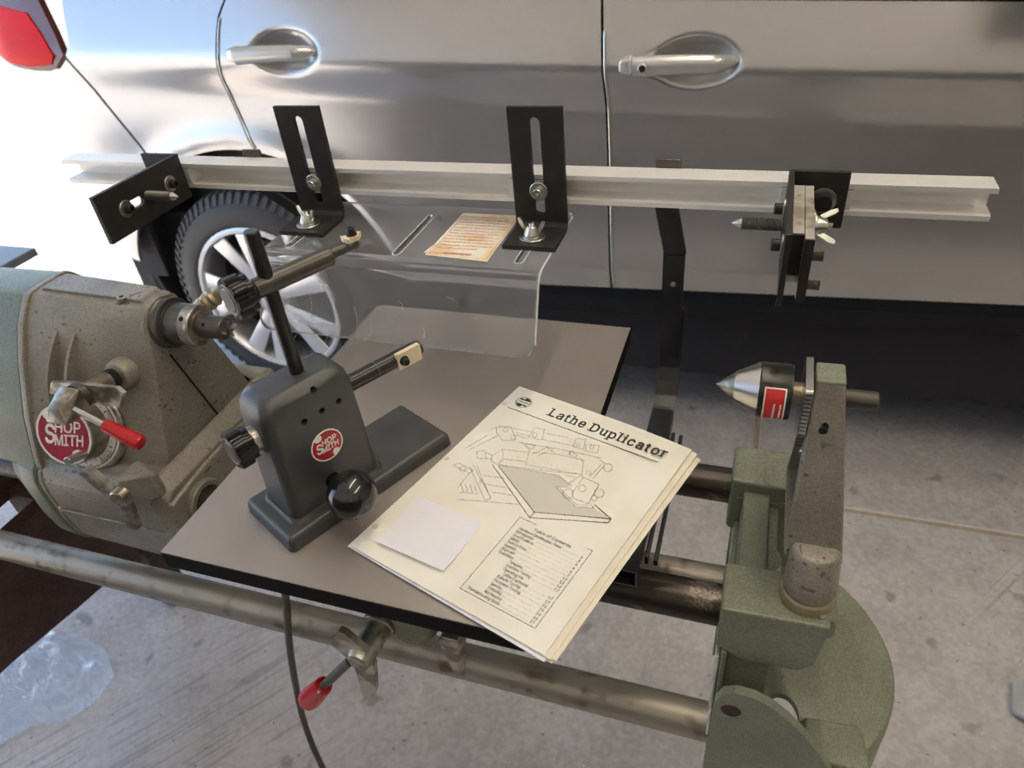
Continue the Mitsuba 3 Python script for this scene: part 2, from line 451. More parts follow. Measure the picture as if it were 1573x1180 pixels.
def zbelt(x): return .2575 - .043 * (x - .16)
def zsill(x): return -.400 + .038 * x
arch = Point(-.85, -.54).buffer(.478, 64)
def curve(pts): return [tuple(p) for p in pts]
gapA = [(-.745, .31), (-.7556, .292), (-.78, .255), (-.7914, .213), (-.800, .17), (-.811, .125), (-.8123, .10), (-.808, .06), (-.80, .02), (-.785, -.03), (-.7755, -.055), (-.76, -.09)]
gapB = [(.156, zbelt(.156)), (.160, .20), (.165, .11), (.1675, .04), (.1705, -.06), (.1735, -.177), (.1765, -.30), (.178, -.38), (.178, zsill(.178))]
gapC = [(1.36, zbelt(1.36)), (1.35, 0), (1.33, zsill(1.33))]
bl = [(-1.262, .215), (-1.285, .185), (-1.215, .055), (-1.1415, -.078), (-1.10, -.16)]
quarter = Polygon([(-1.262, .33), (-.74, .30)] + gapA + [(-.76, -.2), (-1.2, -.2)] + bl[::-1]).buffer(0).difference(arch)
beltR = [(x, zbelt(x)) for x in np.linspace(.156, -.745, 12)]
rear_door = Polygon(beltR[::-1] + gapB[1:] + [(x, zsill(x)) for x in np.linspace(.17, -.44, 6)] + [(-.47, -.30), (-.74, -.14)] + gapA[::-1][:-1]).buffer(0).difference(arch)
front_door = Polygon(gapB + [(x, zsill(x)) for x in np.linspace(.25, 1.33, 8)] + gapC[::-1][1:] + [(x, zbelt(x)) for x in np.linspace(1.3, .2, 8)]).buffer(0)
fender = Polygon(gapC + [(2.35, zsill(1.9)), (2.4, .10), (1.8, .17)]).buffer(0).difference(Point(1.86, -.54).buffer(.44, 48))
bumper = Polygon([(-1.285, .178), (-1.215, .048), (-1.1415, -.085), (-1.10, -.16), (-1.3, -.42), (-1.385, -.39), (-1.60, -.36), (-1.79, -.33), (-1.80, .12), (-1.50, .14), (-1.44, .135), (-1.36, .135)]).buffer(0).difference(arch)
G = .0028
car = 'car'
part(car, 'quarter_panel', panel(quarter.buffer(-G), res=.02), 'm_silver_paint', 40)
k = part(car, 'door', panel(rear_door.buffer(-G), res=.0085, cups=True), 'm_silver_paint', 40, label='rear door with silver handle')
k2 = part(car, 'door', panel(front_door.buffer(-G), res=.0085, cups=True), 'm_silver_paint', 40, label='front door with keyhole in its handle')
part(car, 'fender', panel(fender.buffer(-G), res=.04), 'm_silver_paint', 40)
part(car, 'bumper', panel(bumper.buffer(-G), res=.02), 'm_silver_paint', 40)
lamp_poly = Polygon([(-1.53, .31), (-1.50, .335), (-1.345, .322), (-1.30, .235), (-1.283, .187), (-1.34, .148), (-1.37, .141), (-1.44, .141), (-1.53, .152), (-1.62, .18), (-1.66, .28)]).buffer(0)
inner = Polygon([(-1.56, .31), (-1.395, .285), (-1.355, .24), (-1.322, .185), (-1.345, .163), (-1.44, .155), (-1.53, .165), (-1.62, .19), (-1.64, .28)]).buffer(0)
tl = part(car, 'tail_lamp', panel(lamp_poly.buffer(-G), thick=.02, res=.02, off=-.003), 'm_tail_dark', 40, label='red tail lamp')
part(tl, 'red_lens', panel(inner, thick=.006, res=.02, off=-.007), 'm_tail_red', 40)
part(car, 'rear_body', hull([(-1.80, 1.66, -.33), (-1.80, 1.66, .30), (-1.83, 2.9, -.33), (-1.83, 2.9, .30), (-1.70, 1.58, -.3), (-1.70, 1.58, .28), (-1.2, 1.5, .3), (-1.2, 1.5, -.33), (-1.2, 2.9, .3), (-1.2, 2.9, -.33)], .01), 'm_silver_paint')
# doors' edge guards, thin bright strips
def strip(pts, r, off):
    P = spline([(x, 0, z) for x, z in pts], 40)
    P[:, 1] = Ycar(P[:, 0], P[:, 2], False) + off
    return tube(P, r, 8)
part(car, 'door_edge_guard', strip([(x + .006, z) for x, z in gapA if -.07 < z < .285], .0032, -.001), 'm_chrome', True)
part(car, 'door_edge_guard', strip([(x + .005, z) for x, z in gapB if z > -.39 and z < .245], .0032, -.001), 'm_chrome', True)
for (cx, cz, ax, az), dk, key in zip(HAND, (k2, k), (True, False)):
    yb = 1.247
    h0, h1 = cx - .122, cx + .118
    body = []
    n = 17
    for i in range(n):
        s = i / (n - 1)
        x = h0 + .035 + (h1 - h0 - .035) * s
        bow = -.030 + .012 * s + .026 * max(0, s - .82) / .18
        hz = .0205 * (1 - .18 * s) * math.sqrt(max(.02, 1 - max(0, (s - .72) / .285) ** 2))
        body.append((x, yb + bow, cz + .002 * math.sin(s * 3.14), hz))
    secs = []
    for x, y, z, hz in body:
        secs.append([(x, y + .011 - .014 * math.cos(a), z + hz * math.sin(a)) for a in np.linspace(0, 2 * np.pi, 16, endpoint=False)])
    pieces = [m3.Manifold.hull_points(np.array(secs[i] + secs[i + 1])) for i in range(n - 1)]
    hk = part(dk, 'handle', cat([m3.Manifold.batch_boolean(pieces, m3.OpType.Add)]), 'm_silver_plastic', 50)
    part(dk, 'handle_cap', hull([(h0 + .010, yb - .010, cz - .007), (h0 + .010, yb - .010, cz + .007), (h0 + .025, yb - .013, cz - .0105), (h0 + .025, yb - .013, cz + .0105), (h0 + .010, yb + .01, cz - .007), (h0 + .025, yb + .01, cz + .011), (h0 + .025, yb + .01, cz - .011)], .007), 'm_silver_plastic', 50)
    if key:
        part(dk, 'keyhole', cyl((h0 + .056, yb - .0345, cz), (h0 + .056, yb - .02, cz), .0072, 20), 'm_hole')
        part(dk, 'keyhole_ring', lathe((h0 + .056, yb - .0352, cz), (0, 1, 0), [(0, .0080), (0.001, .0094), (.012, .0094)], 24), 'm_silver_plastic')
        part(dk, 'keyhole_pit', cyl((h0 + .056, yb - .0358, cz), (h0 + .056, yb - .0342, cz), .0066, 20), 'm_hole')
# belt moulding, glass, roof
part(car, 'belt_moulding', cat([tube(np.c_[np.linspace(-.74, 1.36, 24), Ycar(np.linspace(-.74, 1.36, 24), zbelt(np.linspace(-.74, 1.36, 24)), False) + .004, zbelt(np.linspace(-.74, 1.36, 24)) + .008], .009, 8), tube(np.c_[np.linspace(-1.25, -.76, 8), np.full(8, 1.30), np.linspace(.338, .306, 8)], .009, 8)]), 'm_black_trim', True)
def pane(x0, x1, top, z0a, z0b):
    return hull([(x, y, z) for x, zz in ((x0, z0a), (x1, z0b)) for y, z in ((1.285, zz), (1.290, zz), (1.43, top), (1.435, top))])
part(car, 'window_glass', pane(.19, 1.1, .66, zbelt(.19), zbelt(1.3)), 'm_glass_dark', False)
part(car, 'window_glass', pane(-.70, .12, .68, zbelt(-.7), zbelt(.12)), 'm_glass_dark', False)
part(car, 'window_glass', pane(-1.28, -.79, .66, .335, .305), 'm_glass_dark', False)
part(car, 'pillar', hull([(.12, 1.305, .30), (.19, 1.305, .30), (.12, 1.43, .68), (.19, 1.43, .68), (.12, 1.33, .30), (.19, 1.45, .68)], .004), 'm_black_trim')
part(car, 'pillar', hull([(-.79, 1.31, .325), (-.70, 1.31, .325), (-.79, 1.43, .68), (-.70, 1.43, .68), (-.79, 1.335, .325), (-.7, 1.45, .68)], .004), 'm_black_trim')
part(car, 'roof', hull([(-1.5, 1.5, .70), (.9, 1.45, .70), (-1.6, 2.8, .70), (.9, 2.85, .70), (-1.3, 1.7, .78), (.7, 1.7, .78), (-1.3, 2.6, .78), (.7, 2.6, .78)], .02), 'm_silver_paint')
part(car, 'hood', hull([(1.35, 1.40, .20), (2.35, 1.45, .08), (1.35, 2.9, .20), (2.35, 2.85, .08), (1.4, 2.1, .26), (2.3, 2.1, .14)], .02), 'm_silver_paint')
part(car, 'cabin_body', cat([bx(-1.2, 1.9, 1.42, 2.9, -.30, .22), hull([(1.1, 1.42, .2), (1.36, 1.42, .2), (.88, 1.5, .68), (1.1, 2.8, .2), (1.36, 2.8, .2), (.88, 2.75, .68)])]), 'm_black_trim', False)
part(car, 'sill_cladding', hull([(x, y, z) for x, s in ((-.46, -.416), (1.42, -.346)) for y, z in ((1.268, s + .012), (1.262, s - .03), (1.285, s - .085), (1.34, s - .10), (1.36, s + .01))], .004), 'm_black_trim')
part(car, 'underbody_shade_block', bx(-1.5, 2.1, 1.36, 2.85, -.70, -.30), 'm_liner', False)  # underside dropped low, its dark mass stands for shade beneath the car
mirror = numbered('car__wing_mirror')
part(car, 'wing_mirror', hull([(.93, 1.02, .292), (1.10, 1.02, .292), (.93, 1.20, .285), (1.10, 1.22, .285), (.94, 1.03, .40), (1.09, 1.03, .40), (.94, 1.2, .40), (1.09, 1.2, .4)], .02), 'm_black_plastic')
# wheel arch liner, mud flap
li = []
for i in range(24):
    a0, a1 = math.pi * (-.12 + 1.24 * i / 24), math.pi * (-.12 + 1.24 * (i + 1) / 24)
    q = [(-.85 + r * math.cos(a), y, -.54 + r * math.sin(a)) for a in (a0, a1) for r in (.49, .50) for y in (1.275, 1.66)]
    li.append(m3.Manifold.hull_points(np.array(q)))
li.append(bx(-1.33, -.37, 1.62, 1.66, -.62, -.04))
part(car, 'wheel_well_liner', cat(li), 'm_liner', False)
part(car, 'mud_flap', hull([(-1.375, 1.285, -.36), (-1.335, 1.275, -.36), (-1.35, 1.29, -.68), (-1.30, 1.285, -.68), (-1.375, 1.50, -.36), (-1.335, 1.50, -.36), (-1.35, 1.52, -.68), (-1.30, 1.52, -.68)], .004), 'm_liner')
part(car, 'mud_flap', hull([(-1.335, 1.268, -.20), (-1.27, 1.268, -.20), (-1.36, 1.272, -.48), (-1.27, 1.272, -.48), (-1.33, 1.29, -.2), (-1.36, 1.29, -.48), (-1.27, 1.29, -.3)], .004), 'm_liner')
def wheel(c, name='wheel', hide=False):
    w = part(car, name, ring(c + V(0, -.012, 0), (0, 1, 0), [(.012, .245), (.002, .25), (-.002, .262), (.000, .285), (.004, .300), (.010, .322), (.022, .336), (.036, .344), (.06, .348), (.19, .348), (.215, .338), (.235, .30), (.235, .245)], 96), 'm_rubber', 40)
    lug = []
    for i in range(72):
        a = i * 2 * math.pi / 72
        b = hull([(r * math.cos(a + d) , y, r * math.sin(a + d)) for d, r, y in ((-.022, .318, .004 - .012), (.022, .318, .004 - .012), (-.026, .3505, .036), (.026, .3505, .036), (-.022, .33, .03), (.022, .33, .03), (-.024, .345, .010), (.024, .345, .010))])
        lug.append(b.translate(tuple(c)))
    t = part(w, 'tread_lugs', cat(lug), 'm_rubber_grey', False); tag(t, kind='stuff')
    part(w, 'rim', ring(c + V(0, -.016, 0), (0, 1, 0), [(.0, .232), (-.001, .240), (.004, .247), (.02, .247), (.20, .235), (.20, .225), (.03, .222), (.012, .226)], 80), 'm_alloy', 40)
    part(w, 'brake_disc', lathe(c + V(0, .075, 0), (0, 1, 0), [(0, .05), (0, .165), (.02, .165)], 48), 'm_brake')
    part(w, 'wheel_back', lathe(c + V(0, .10, 0), (0, 1, 0), [(0, .22), (.05, .22)], 48), 'm_liner')
    for i in range(5):
        for s in (-1, 1):
            a = math.radians(90 + 18 + 72 * i); b = a + s * .235
            ha = a + s * .10
            q = [V(.045 * math.cos(ha - .5), .000, .045 * math.sin(ha - .5)), V(.045 * math.cos(ha + .5), .000, .045 * math.sin(ha + .5))]
            sp = hull([(c + p) for p in (
                V(.055 * math.cos(ha - .30), .004, .055 * math.sin(ha - .30)), V(.055 * math.cos(ha + .30), .004, .055 * math.sin(ha + .30)),
                V(.224 * math.cos(b - .135), -.006, .224 * math.sin(b - .135)), V(.224 * math.cos(b + .11), -.006, .224 * math.sin(b + .11)),
                V(.15 * math.cos(b), -.010, .15 * math.sin(b)),
                V(.055 * math.cos(ha), .03, .055 * math.sin(ha)), V(.224 * math.cos(b), .02, .224 * math.sin(b)))], .003, 6)
            part(w, 'spoke', sp, 'm_alloy')
    part(w, 'hub_cap', lathe(c + V(0, -.012, 0), (0, 1, 0), [(0, .028), (.004, .034), (.02, .06), (.05, .066)], 40), 'm_alloy')
    for i in range(5):
        a = math.radians(90 + 54 + 72 * i)
        o = c + V(.046 * math.cos(a), .0, .046 * math.sin(a))
        part(w, 'lug_nut', cyl(o, o + V(0, .02, 0), .010, 6), 'm_dark_steel', False)
    part(w, 'valve_cap', cyl(c + V(-.03, .0, -.195), c + V(-.03, .04, -.195), .012, 12), 'm_green_cap')
wheel(WC)
wheel(V(1.86, 1.27, -.536))
tag(car, 'silver car parked alongside the lathe with its tail towards the open door', 'car')

# ------------------------------------------------------------------ the lathe's frame
YW1, YW2, ZW, RW = .1884, .3721, -.157, .02225       # way tubes
YB1, YB2, ZB = .1443, .3470, -.3165                  # bench tubes
SY, SZ = .2800, .0678                                # spindle axis
lt = 'lathe_frame'
XE = .585
part(lt, 'bench_tube', lathe((-.83, YB1, ZB), X, [(0, RW), (1.38, RW)], 40), 'm_tube_steel', 40, label='front lower steel tube, pale and streaked')
part(lt, 'bench_tube', lathe((-.83, YB2, ZB), X, [(0, RW), (1.38, RW)], 40), 'm_tube_steel', 40)
part(lt, 'way_tube', lathe((-.83, YW1, ZW), X, [(0, RW), (1.39, RW)], 40), 'm_tube_rusty', 40, label='front upper tube, dark with worn brown patches')
part(lt, 'way_tube', lathe((-.83, YW2, ZW), X, [(0, RW), (1.39, RW)], 40), 'm_tube_rusty', 40)

ec = part(lt, 'end_casting', cat([
    # front and rear clamp blocks that hold the way tubes
    hull([(.521, .158, -.122), (.618, .160, -.120), (.521, .214, -.122), (.618, .214, -.120), (.521, .156, -.178), (.612, .156, -.178), (.545, .156, -.192), (.600, .156, -.190), (.521, .214, -.185), (.612, .214, -.188)], .003),
    hull([(.519, .345, -.122), (.618, .345, -.122), (.519, .402, -.122), (.618, .402, -.122), (.519, .345, -.196), (.618, .345, -.196), (.519, .402, -.196), (.618, .402, -.196)], .005),
    bx(.522, .615, .338, .346, -.150, -.142),
    lathe((.585, .186, -.205), Zx, [(0, .012), (.004, .017), (.03, .02)], 28),
    hull([(.612, .168, -.118), (.624, .172, -.124), (.612, .172, -.155), (.626, .176, -.150), (.612, .205, -.12), (.624, .205, -.126), (.624, .205, -.15)], .004),
    # web between and below the blocks
    rbox(.530, .576, .160, .178, -.300, -.150, .003),
    rbox(.530, .560, .200, .400, -.300, -.132, .003),
    rbox(.524, .5305, .150, .405, -.300, -.185, .002),
    rbox(.560, .572, .21, .36, -.50, -.15, .003),
]), 'm_cast_green', 35, label='green cast end with a flared half-round foot')
# flared half-round shelf, skirt and front gusset
def shelf():
    prof = [(.020, -.175), (.024, -.215), (.032, -.250), (.045, -.280), (.062, -.303), (.085, -.322), (.110, -.334), (.130, -.341), (.1345, -.3445), (.140, -.3455), (.150, -.3462), (.166, -.3466), (.1715, -.3485), (.1745, -.354), (.1755, -.37), (.1762, -.52), (.172, -.52), (.166, -.37), (.150, -.357), (.11, -.346), (.06, -.318), (.03, -.27), (.014, -.22), (.012, -.178)]
    n = 72; ang = np.linspace(-np.pi / 2 - .16, np.pi / 2 + .16, n)
    vs = []
    for a in ang:
        for r, z in prof:
            front = .012 * sstep(-.9, -1.3, a) * (.03 < r < .135) * -1
            vs.append((.560 + r * math.cos(a), .280 + r * math.sin(a), z + front))
    k = len(prof); f = []
    for i in range(n - 1):
        for j in range(k):
            q = (j + 1) % k
            f += [(i * k + j, (i + 1) * k + j, (i + 1) * k + q), (i * k + j, (i + 1) * k + q, i * k + q)]
    c0 = len(vs)
    for e in (0, n - 1):
        poly = Polygon(prof); v2, f2 = trimesh.creation.triangulate_polygon(poly, engine='earcut')
        order = {tuple(np.round(p, 6)): j for j, p in enumerate(prof)}
        for t in f2:
            idx = [e * k + order[tuple(np.round(v2[q], 6))] for q in t]
            f.append(tuple(idx) if e == 0 else tuple(idx[::-1]))
    m = trimesh.Trimesh(np.array(vs), np.array(f), process=False)
    trimesh.repair.fix_normals(m)
    if m.volume < 0: m.invert()
    return m
sh = man(shelf()) if shelf().is_watertight else None
hole = mcyl((.60, .150, -.60), (.60, .150, 0), .0001)
base = sh if sh is not None else None
cutter = mcyl((.604, .187, -.45), (.596, .183, -.2), .022)
base = base - bx(.4, .8, -.1, .136, -.7, 0) if base is not None else None
part(ec, 'pad', hull([(.628, .137, -.322), (.690, .137, -.322), (.630, .180, -.326), (.683, .184, -.326), (.624, .137, -.35), (.70, .137, -.35), (.625, .186, -.35), (.69, .190, -.35)], .004), 'm_cast_green', 35)
part(ec, 'flared_foot', cat([base - cutter]) if base is not None else shelf(), 'm_cast_green', 35)
gp = [(.521, -.60), (.5225, -.275), (.5245, -.2356), (.5308, -.2170), (.5431, -.2088), (.5625, -.2099), (.5793, -.2180), (.5972, -.234), (.6163, -.2570), (.6328, -.2820), (.648, -.309), (.664, -.342), (.678, -.385), (.688, -.45), (.692, -.60)]
part(ec, 'gusset', cat([prism(gp, (0, .132, 0), X, Zx, 0, .010)]), 'm_cast_green', 25)
part(ec, 'gusset', cat([prism(gp, (0, .436, 0), X, Zx, 0, .016)]), 'm_cast_green', 25)
part(ec, 'plug', cyl((.5415, .1235, -.243), (.5415, .1212, -.243), .0105, 24), 'm_brown_dark', label='dark red round plug')
part(ec, 'lit_rim_strip', rbox(.5195, .5225, .124, .131, -.60, -.262, .001), 'm_alu')  # pale strip paints in the light on the gusset's left edge
part(ec, 'lit_rim_strip', rbox(.519, .5235, .150, .178, -.300, -.194, .0015), 'm_alu')  # same for the web: light from the left put in as pale colour
for yy in (.105, .43):
    part(ec, 'leg', hull([(.535, yy, -.51), (.60, yy, -.51), (.535, yy + .03, -.51), (.60, yy + .03, -.51), (.54, yy - .02 + (yy > .3) * .04, F + .006), (.59, yy - .02 + (yy > .3) * .04, F + .006), (.54, yy + .01 + (yy > .3) * .04, F + .006), (.59, yy + .01 + (yy > .3) * .04, F + .006)], .005), 'm_cast_green')
lc = part(lt, 'end_plate', cat([
    prism(Polygon([(-.36, -.413), (.392, -.413), (.405, -.425), (.405, -.70), (.388, -.697), (.345, -.680), (.312, -.668), (.28, -.662), (.245, -.657), (.20, -.648), (.155, -.640), (.10, -.629), (.06, -.624), (.02, -.632), (-.03, -.65), (-.20, -.69), (-.36, -.70)]), (-.76, 0, 0), Y, Zx, 0, .035)]), 'm_brown_dark', 30, label='dark brown end plate with an arched lower edge')
part(lc, 'tube_clamp', cat([bx(-.86, -.82, .10, .42, -.42, -.11), bx(-.83, -.725, .42, .47, -.70, -.30), bx(-.83, -.725, .30, .43, -.46, -.405)]), 'm_brown_dark', False)
for yy in (-.36, .42):
    part(lc, 'leg', hull([(x, y, z) for x in (-.76, -.725) for y, z in ((yy, -.60), (yy + .045, -.60), (yy + .0, F + .006), (yy + .045, F + .006))], .005), 'm_brown_dark')
tag(lt, 'lathe bed of four round steel tubes with a green cast end stand', 'lathe bed')

# ------------------------------------------------------------------ the headstock
hs = 'headstock'
def mir(pts): return pts + [(2 * SY - y, z) for y, z in pts]
PU = [(.262, .108), (.250, .1065), (.244, .102), (.223, .078), (.198, .034), (.168, -.029), (.151, -.083), (.147, -.10)]
QU = [(.264, .1), (.256, .098), (.250, .091), (.2345, .047), (.2200, .003), (.201, -.055), (.181, -.115)]
r_ = .004
body = m3.Manifold.batch_hull([m3.Manifold.sphere(r_, 10).translate((x, y + (r_ if y < SY else -r_), z - r_ * .3)) for x, P in ((-.366, PU), (-.194, QU)) for y, z in mir(P)])
PL = [(.150, -.098), (.141, -.104), (.1355, -.118), (.1345, -.135), (.1355, -.185), (.141, -.222), (.152, -.245), (.175, -.258)]
low = m3.Manifold.batch_hull([m3.Manifold.sphere(r_, 10).translate((x, y + (r_ if y < SY else -r_) + dy * (1 if y < SY else -1), z + dz)) for x, dy, dz in ((-.366, 0, 0), (-.185, 0, 0), (-.168, .004, -.014)) for y, z in mir(PL)])
foot = m3.Manifold.batch_hull([m3.Manifold.sphere(r_, 8).translate((x, y, z)) for x in (-.20, -.163) for y, z in ((.146, -.125), (.415, -.125), (.146, -.20), (.415, -.20), (.22, -.118), (.34, -.118))])
bores = m3.Manifold.batch_boolean([mcyl((-1, yy, ZW), (0, yy, ZW), RW + .0006, 40) for yy in (YW1, YW2)], m3.OpType.Add)
bd = part(hs, 'body', cat([m3.Manifold.batch_boolean([body, low, foot], m3.OpType.Add) - bores]), 'm_cast_grey', 28)
for yy in (YW1, YW2):
    part(hs, 'tube_boss', ring((-.168, yy, ZW), X, [(0, .032), (.016, .032), (.018, .030), (.018, .0235), (.0, .0235)], 32), 'm_cast_grey')
CU = mir([(.262, .109), (.250, .107), (.243, .101), (.222, .077), (.197, .033), (.167, -.030), (.150, -.084), (.146, -.10)])
CL = mir([(.150, -.094), (.139, -.101), (.133, -.116), (.132, -.135), (.133, -.185), (.139, -.224), (.151, -.248), (.175, -.262), (.23, -.266)])
def coverhull(P, xs):
    out = []
    for x, s, c in xs:
        for y, z in P:
            out.append(m3.Manifold.sphere(r_, 8).translate((x, SY + (y - SY) * s, c + (z - c) * s)))
    return m3.Manifold.batch_hull(out)
cu = coverhull(CU, ((-.379, .985, 0), (-.49, .97, .0), (-.505, .93, 0)))
cl = coverhull(CL, ((-.379, .985, -.16), (-.405, .97, -.15), (-.430, .90, -.14), (-.450, .80, -.13), (-.463, .66, -.13)))
part(hs, 'belt_cover', cat([m3.Manifold.batch_boolean([cu, cl], m3.OpType.Add) - bores]), 'm_cover_green', 30, label='green rounded belt cover')
rimh = m3.Manifold.batch_hull([m3.Manifold.sphere(.0015, 6).translate((x, SY + (y - SY) * 1.025, z + (.003 if z > 0 else -.001))) for x in (-.3745, -.3675) for y, z in mir(PU)])
riml = m3.Manifold.batch_hull([m3.Manifold.sphere(.0015, 6).translate((x, SY + (y - SY) * 1.0, z)) for x in (-.3735, -.3685) for y, z in mir(PL)])
part(hs, 'seam_rim', cat([m3.Manifold.batch_boolean([rimh, riml], m3.OpType.Add) - bores]), 'm_cast_grey', 25)
part(hs, 'top_plate', cat([hull([(-.355, .262, .1125), (-.205, .266, .1065), (-.355, .300, .1125), (-.205, .298, .1065), (-.36, .262, .109), (-.36, .300, .109), (-.2, .266, .1), (-.2, .298, .1)], .001), cyl((-.232, .2655, .104), (-.232, .2655, .1095), .0065, 20)]), 'm_cast_grey', 25)
part(hs, 'top_plate_screw', cyl((-.232, .2655, .1085), (-.232, .2655, .1098), .0032, 16), 'm_hole')
def facept(x, z, off=0):
    n = unit((.15, -1, .425)); return V(x, .203 + .15 * (x + .3) + .425 * z, z) + n * off
FN = unit((.15, -1, .425))
for xa in (-.3205, -.2935):
    top, bot = facept(xa, .0745), facept(xa - .002, -.015)
    L = np.linalg.norm(bot - top); ez = unit(bot - top)
    prof = [(0, -.012)] + [(L * t, .030 * math.sin(math.pi * min(1, (t * .60 + .02))) ** .8) for t in np.linspace(0.0, 1, 14)] + [(L, -.012)]
    part(hs, 'fin', prism(prof, top, ez, unit(np.cross(np.cross(ez, FN), ez)), -.002, .002), 'm_cast_grey', 25)
part(hs, 'screw', hull([facept(-.311, .012, .004)], .0032), 'm_brass')
part(hs, 'speed_pointer', cyl(facept(-.313, .081, -.001), facept(-.313, .081, .0006), .006, 16), 'm_brown_dark')
part(hs, 'parting_strip', rbox(-.362, -.170, .1310, .1326, -.1655, -.1640, .0005), 'm_aged_steel')
part(hs, 'cover_screw', lathe((-.3605, .135, -.165), -Y, [(0, .005), (.003, .005), (.005, .003)], 16), 'm_brass')
part(hs, 'cover_screw', lathe((-.372, .151, -.101), (0, -.8, .5), [(0, .005), (.004, .005), (.006, .003)], 16), 'm_brass')
# right face rib and seam
part(hs, 'face_seam', hull([(-.1885, .2605, .030), (-.1885, .2613, .030), (-.1885, .2985, -.118), (-.1885, .2993, -.118), (-.1905, .2609, .03), (-.1905, .2989, -.118)], .0006), 'm_hole')
# quill, spindle
q = part(hs, 'quill', lathe((-.197, SY, SZ), X, [(0, .034), (.008, .034), (.010, .0325), (.012, .0325), (.014, .033), (.018, .0325), (.0185, .0275), (.022, .0275), (.022, .0265), (.044, .0265), (.045, .025)], 56), 'm_dark_steel', 30)
part(q, 'flange', lathe((-.2, SY, SZ), X, [(0, .037), (.006, .037), (.009, .0345)], 56), 'm_cast_grey', 30)
part(q, 'collar', lathe((-.155, SY, SZ), X, [(0, .0255), (.001, .0265), (.015, .0265), (.0165, .025), (.0165, .019), (.019, .019)], 48), 'm_aged_steel', 30, label='pale steel collar')
part(q, 'collar_hole', cyl((-.1475, SY - .0165, SZ + .0185), (-.1475, SY - .0185, SZ + .0208), .0030, 14), 'm_hole')
part(q, 'spindle', lathe((-.140, SY, SZ), X, [(0, .0155), (.003, .0155)], 40), 'm_dark_steel', 30)
# speed dial
DC = facept(-.3010, -.0465)
da, db, _ = frame(FN)
ex = unit(np.cross(Zx, FN)); ex = unit(V(1, .15, 0) - FN * (V(1, .15, 0) @ FN)); ey = np.cross(FN, ex)
dial = part(hs, 'speed_dial', lathe(DC, FN, [(-.012, .0635), (.004, .0635), (.006, .062), (.0065, .060), (.0065, .052)], 72), 'm_aged_steel', 30)
part(dial, 'scale_ring', lathe(DC + FN * .0065, FN, [(0, .0575), (.0006, .0570)], 72), 'm_white_print', 30)
part(dial, 'rim_groove', ring(DC + FN * .0068, FN, [(0, .0545), (.0006, .0545), (.0006, .0535), (0, .0535)], 72), 'm_ink', False)
tick = []
for i in range(36):
    a = i * math.pi / 18
    u_, v_ = ex * math.cos(a) + ey * math.sin(a), -ex * math.sin(a) + ey * math.cos(a)
    w = .0009 if i % 3 else .0016
    tick.append(hull([DC + FN * .0071 + u_ * r + v_ * s for r in (.0455, .0475 + .002 * (i % 3 == 0)) for s in (-w / 2, w / 2)] + [DC + FN * .0075 + u_ * .0465]))
part(dial, 'scale_marks', cat(tick), 'm_ink', False)
def arc_text(s, c, r, a0, h, exx, eyy, nz):
    ms, a = [], math.radians(a0)
    for ch in s:
        if ch == ' ':
            a -= h * .5 / r; continue
        m = meshkit.text_mesh(ch, h, depth=.0002, bold=True); v = m.vertices; w = v[:, 0].max()
        am = a - (w / 2) / r
        t = exx * math.sin(am) - eyy * math.cos(am); rad = exx * math.cos(am) + eyy * math.sin(am)
        m.vertices = c + rad * r + (v[:, :1] - w / 2) * t + v[:, 1:2] * rad + (v[:, 2:] + .0002) * nz
        ms.append(m); a -= (w + h * .16) / r
    return cat(ms)
for w_, a_ in (('DRILL SAW A-G', 128), ('DRILLING', 30), ('SANDING', -35)):
    part(dial, 'scale_word', arc_text(w_, DC + FN * .0068, .0495, a_, .0035, ex, ey, FN), 'm_ink', False)
dd = part(dial, 'hand_dial', lathe(DC + FN * .0065, FN, [(0, .043), (.002, .0435), (.026, .0420), (.0275, .0415)], 64), 'm_aged_steel', 30)
def red_logo(th, o, exx, eyy, r, striped=False, slant=.18):
    nz = np.cross(exx, eyy)
    part(th, 'red_disc', lathe(o, nz, [(-.0004, r * .94), (.0004, r * .94)], 56), 'm_red_print', False)
    part(th, 'white_ring', ring(o, nz, [(-.0002, r), (.0006, r), (.0006, r * .925), (-.0002, r * .925)], 56), 'm_white_print', False)
    for sx, sy in ((-.42, .72), (.42, -.72)):
        g = Point(sx * r, sy * r).buffer(r * .24, 16).intersection(Point(0, 0).buffer(r * .96, 48))
        part(th, 'white_notch', prism(g, o, exx, eyy, .0003, .0009), 'm_white_print', False)
    ms = []
    def wd(s, x, y, h, w): ms.append(text_on(s, o + exx * x * r + eyy * y * r, exx, eyy, h * r, w * r, True, .0003, .0006, slant))
    wd('S', -.76, -.28, .62, .40); wd('HOP', -.34, .08, .36, .98); wd('MITH', -.42, -.36, .36, 1.08)
    part(th, 'lettering', cat(ms), 'm_white_print', False)
red_logo(dd, DC + FN * .0345, ex, ey, .040)
st = [[(-.034 + .0022 * i, -math.sqrt(max(0, .036 ** 2 - (-.034 + .0022 * i) ** 2))), (-.034 + .0022 * i, math.sqrt(max(0, .036 ** 2 - (-.034 + .0022 * i) ** 2)))] for i in range(32)]
part(dd, 'pin_stripes', lines_on(st, DC + FN * .0347, ex, ey, .0003, .0002), 'm_ink', False)
pp = DC + FN * .034 + ex * .026 - ey * .024
part(dd, 'crank_pin', cyl(pp, pp + FN * .030, .0052, 24, .001), 'm_bright_steel', label='short bright crank pin')
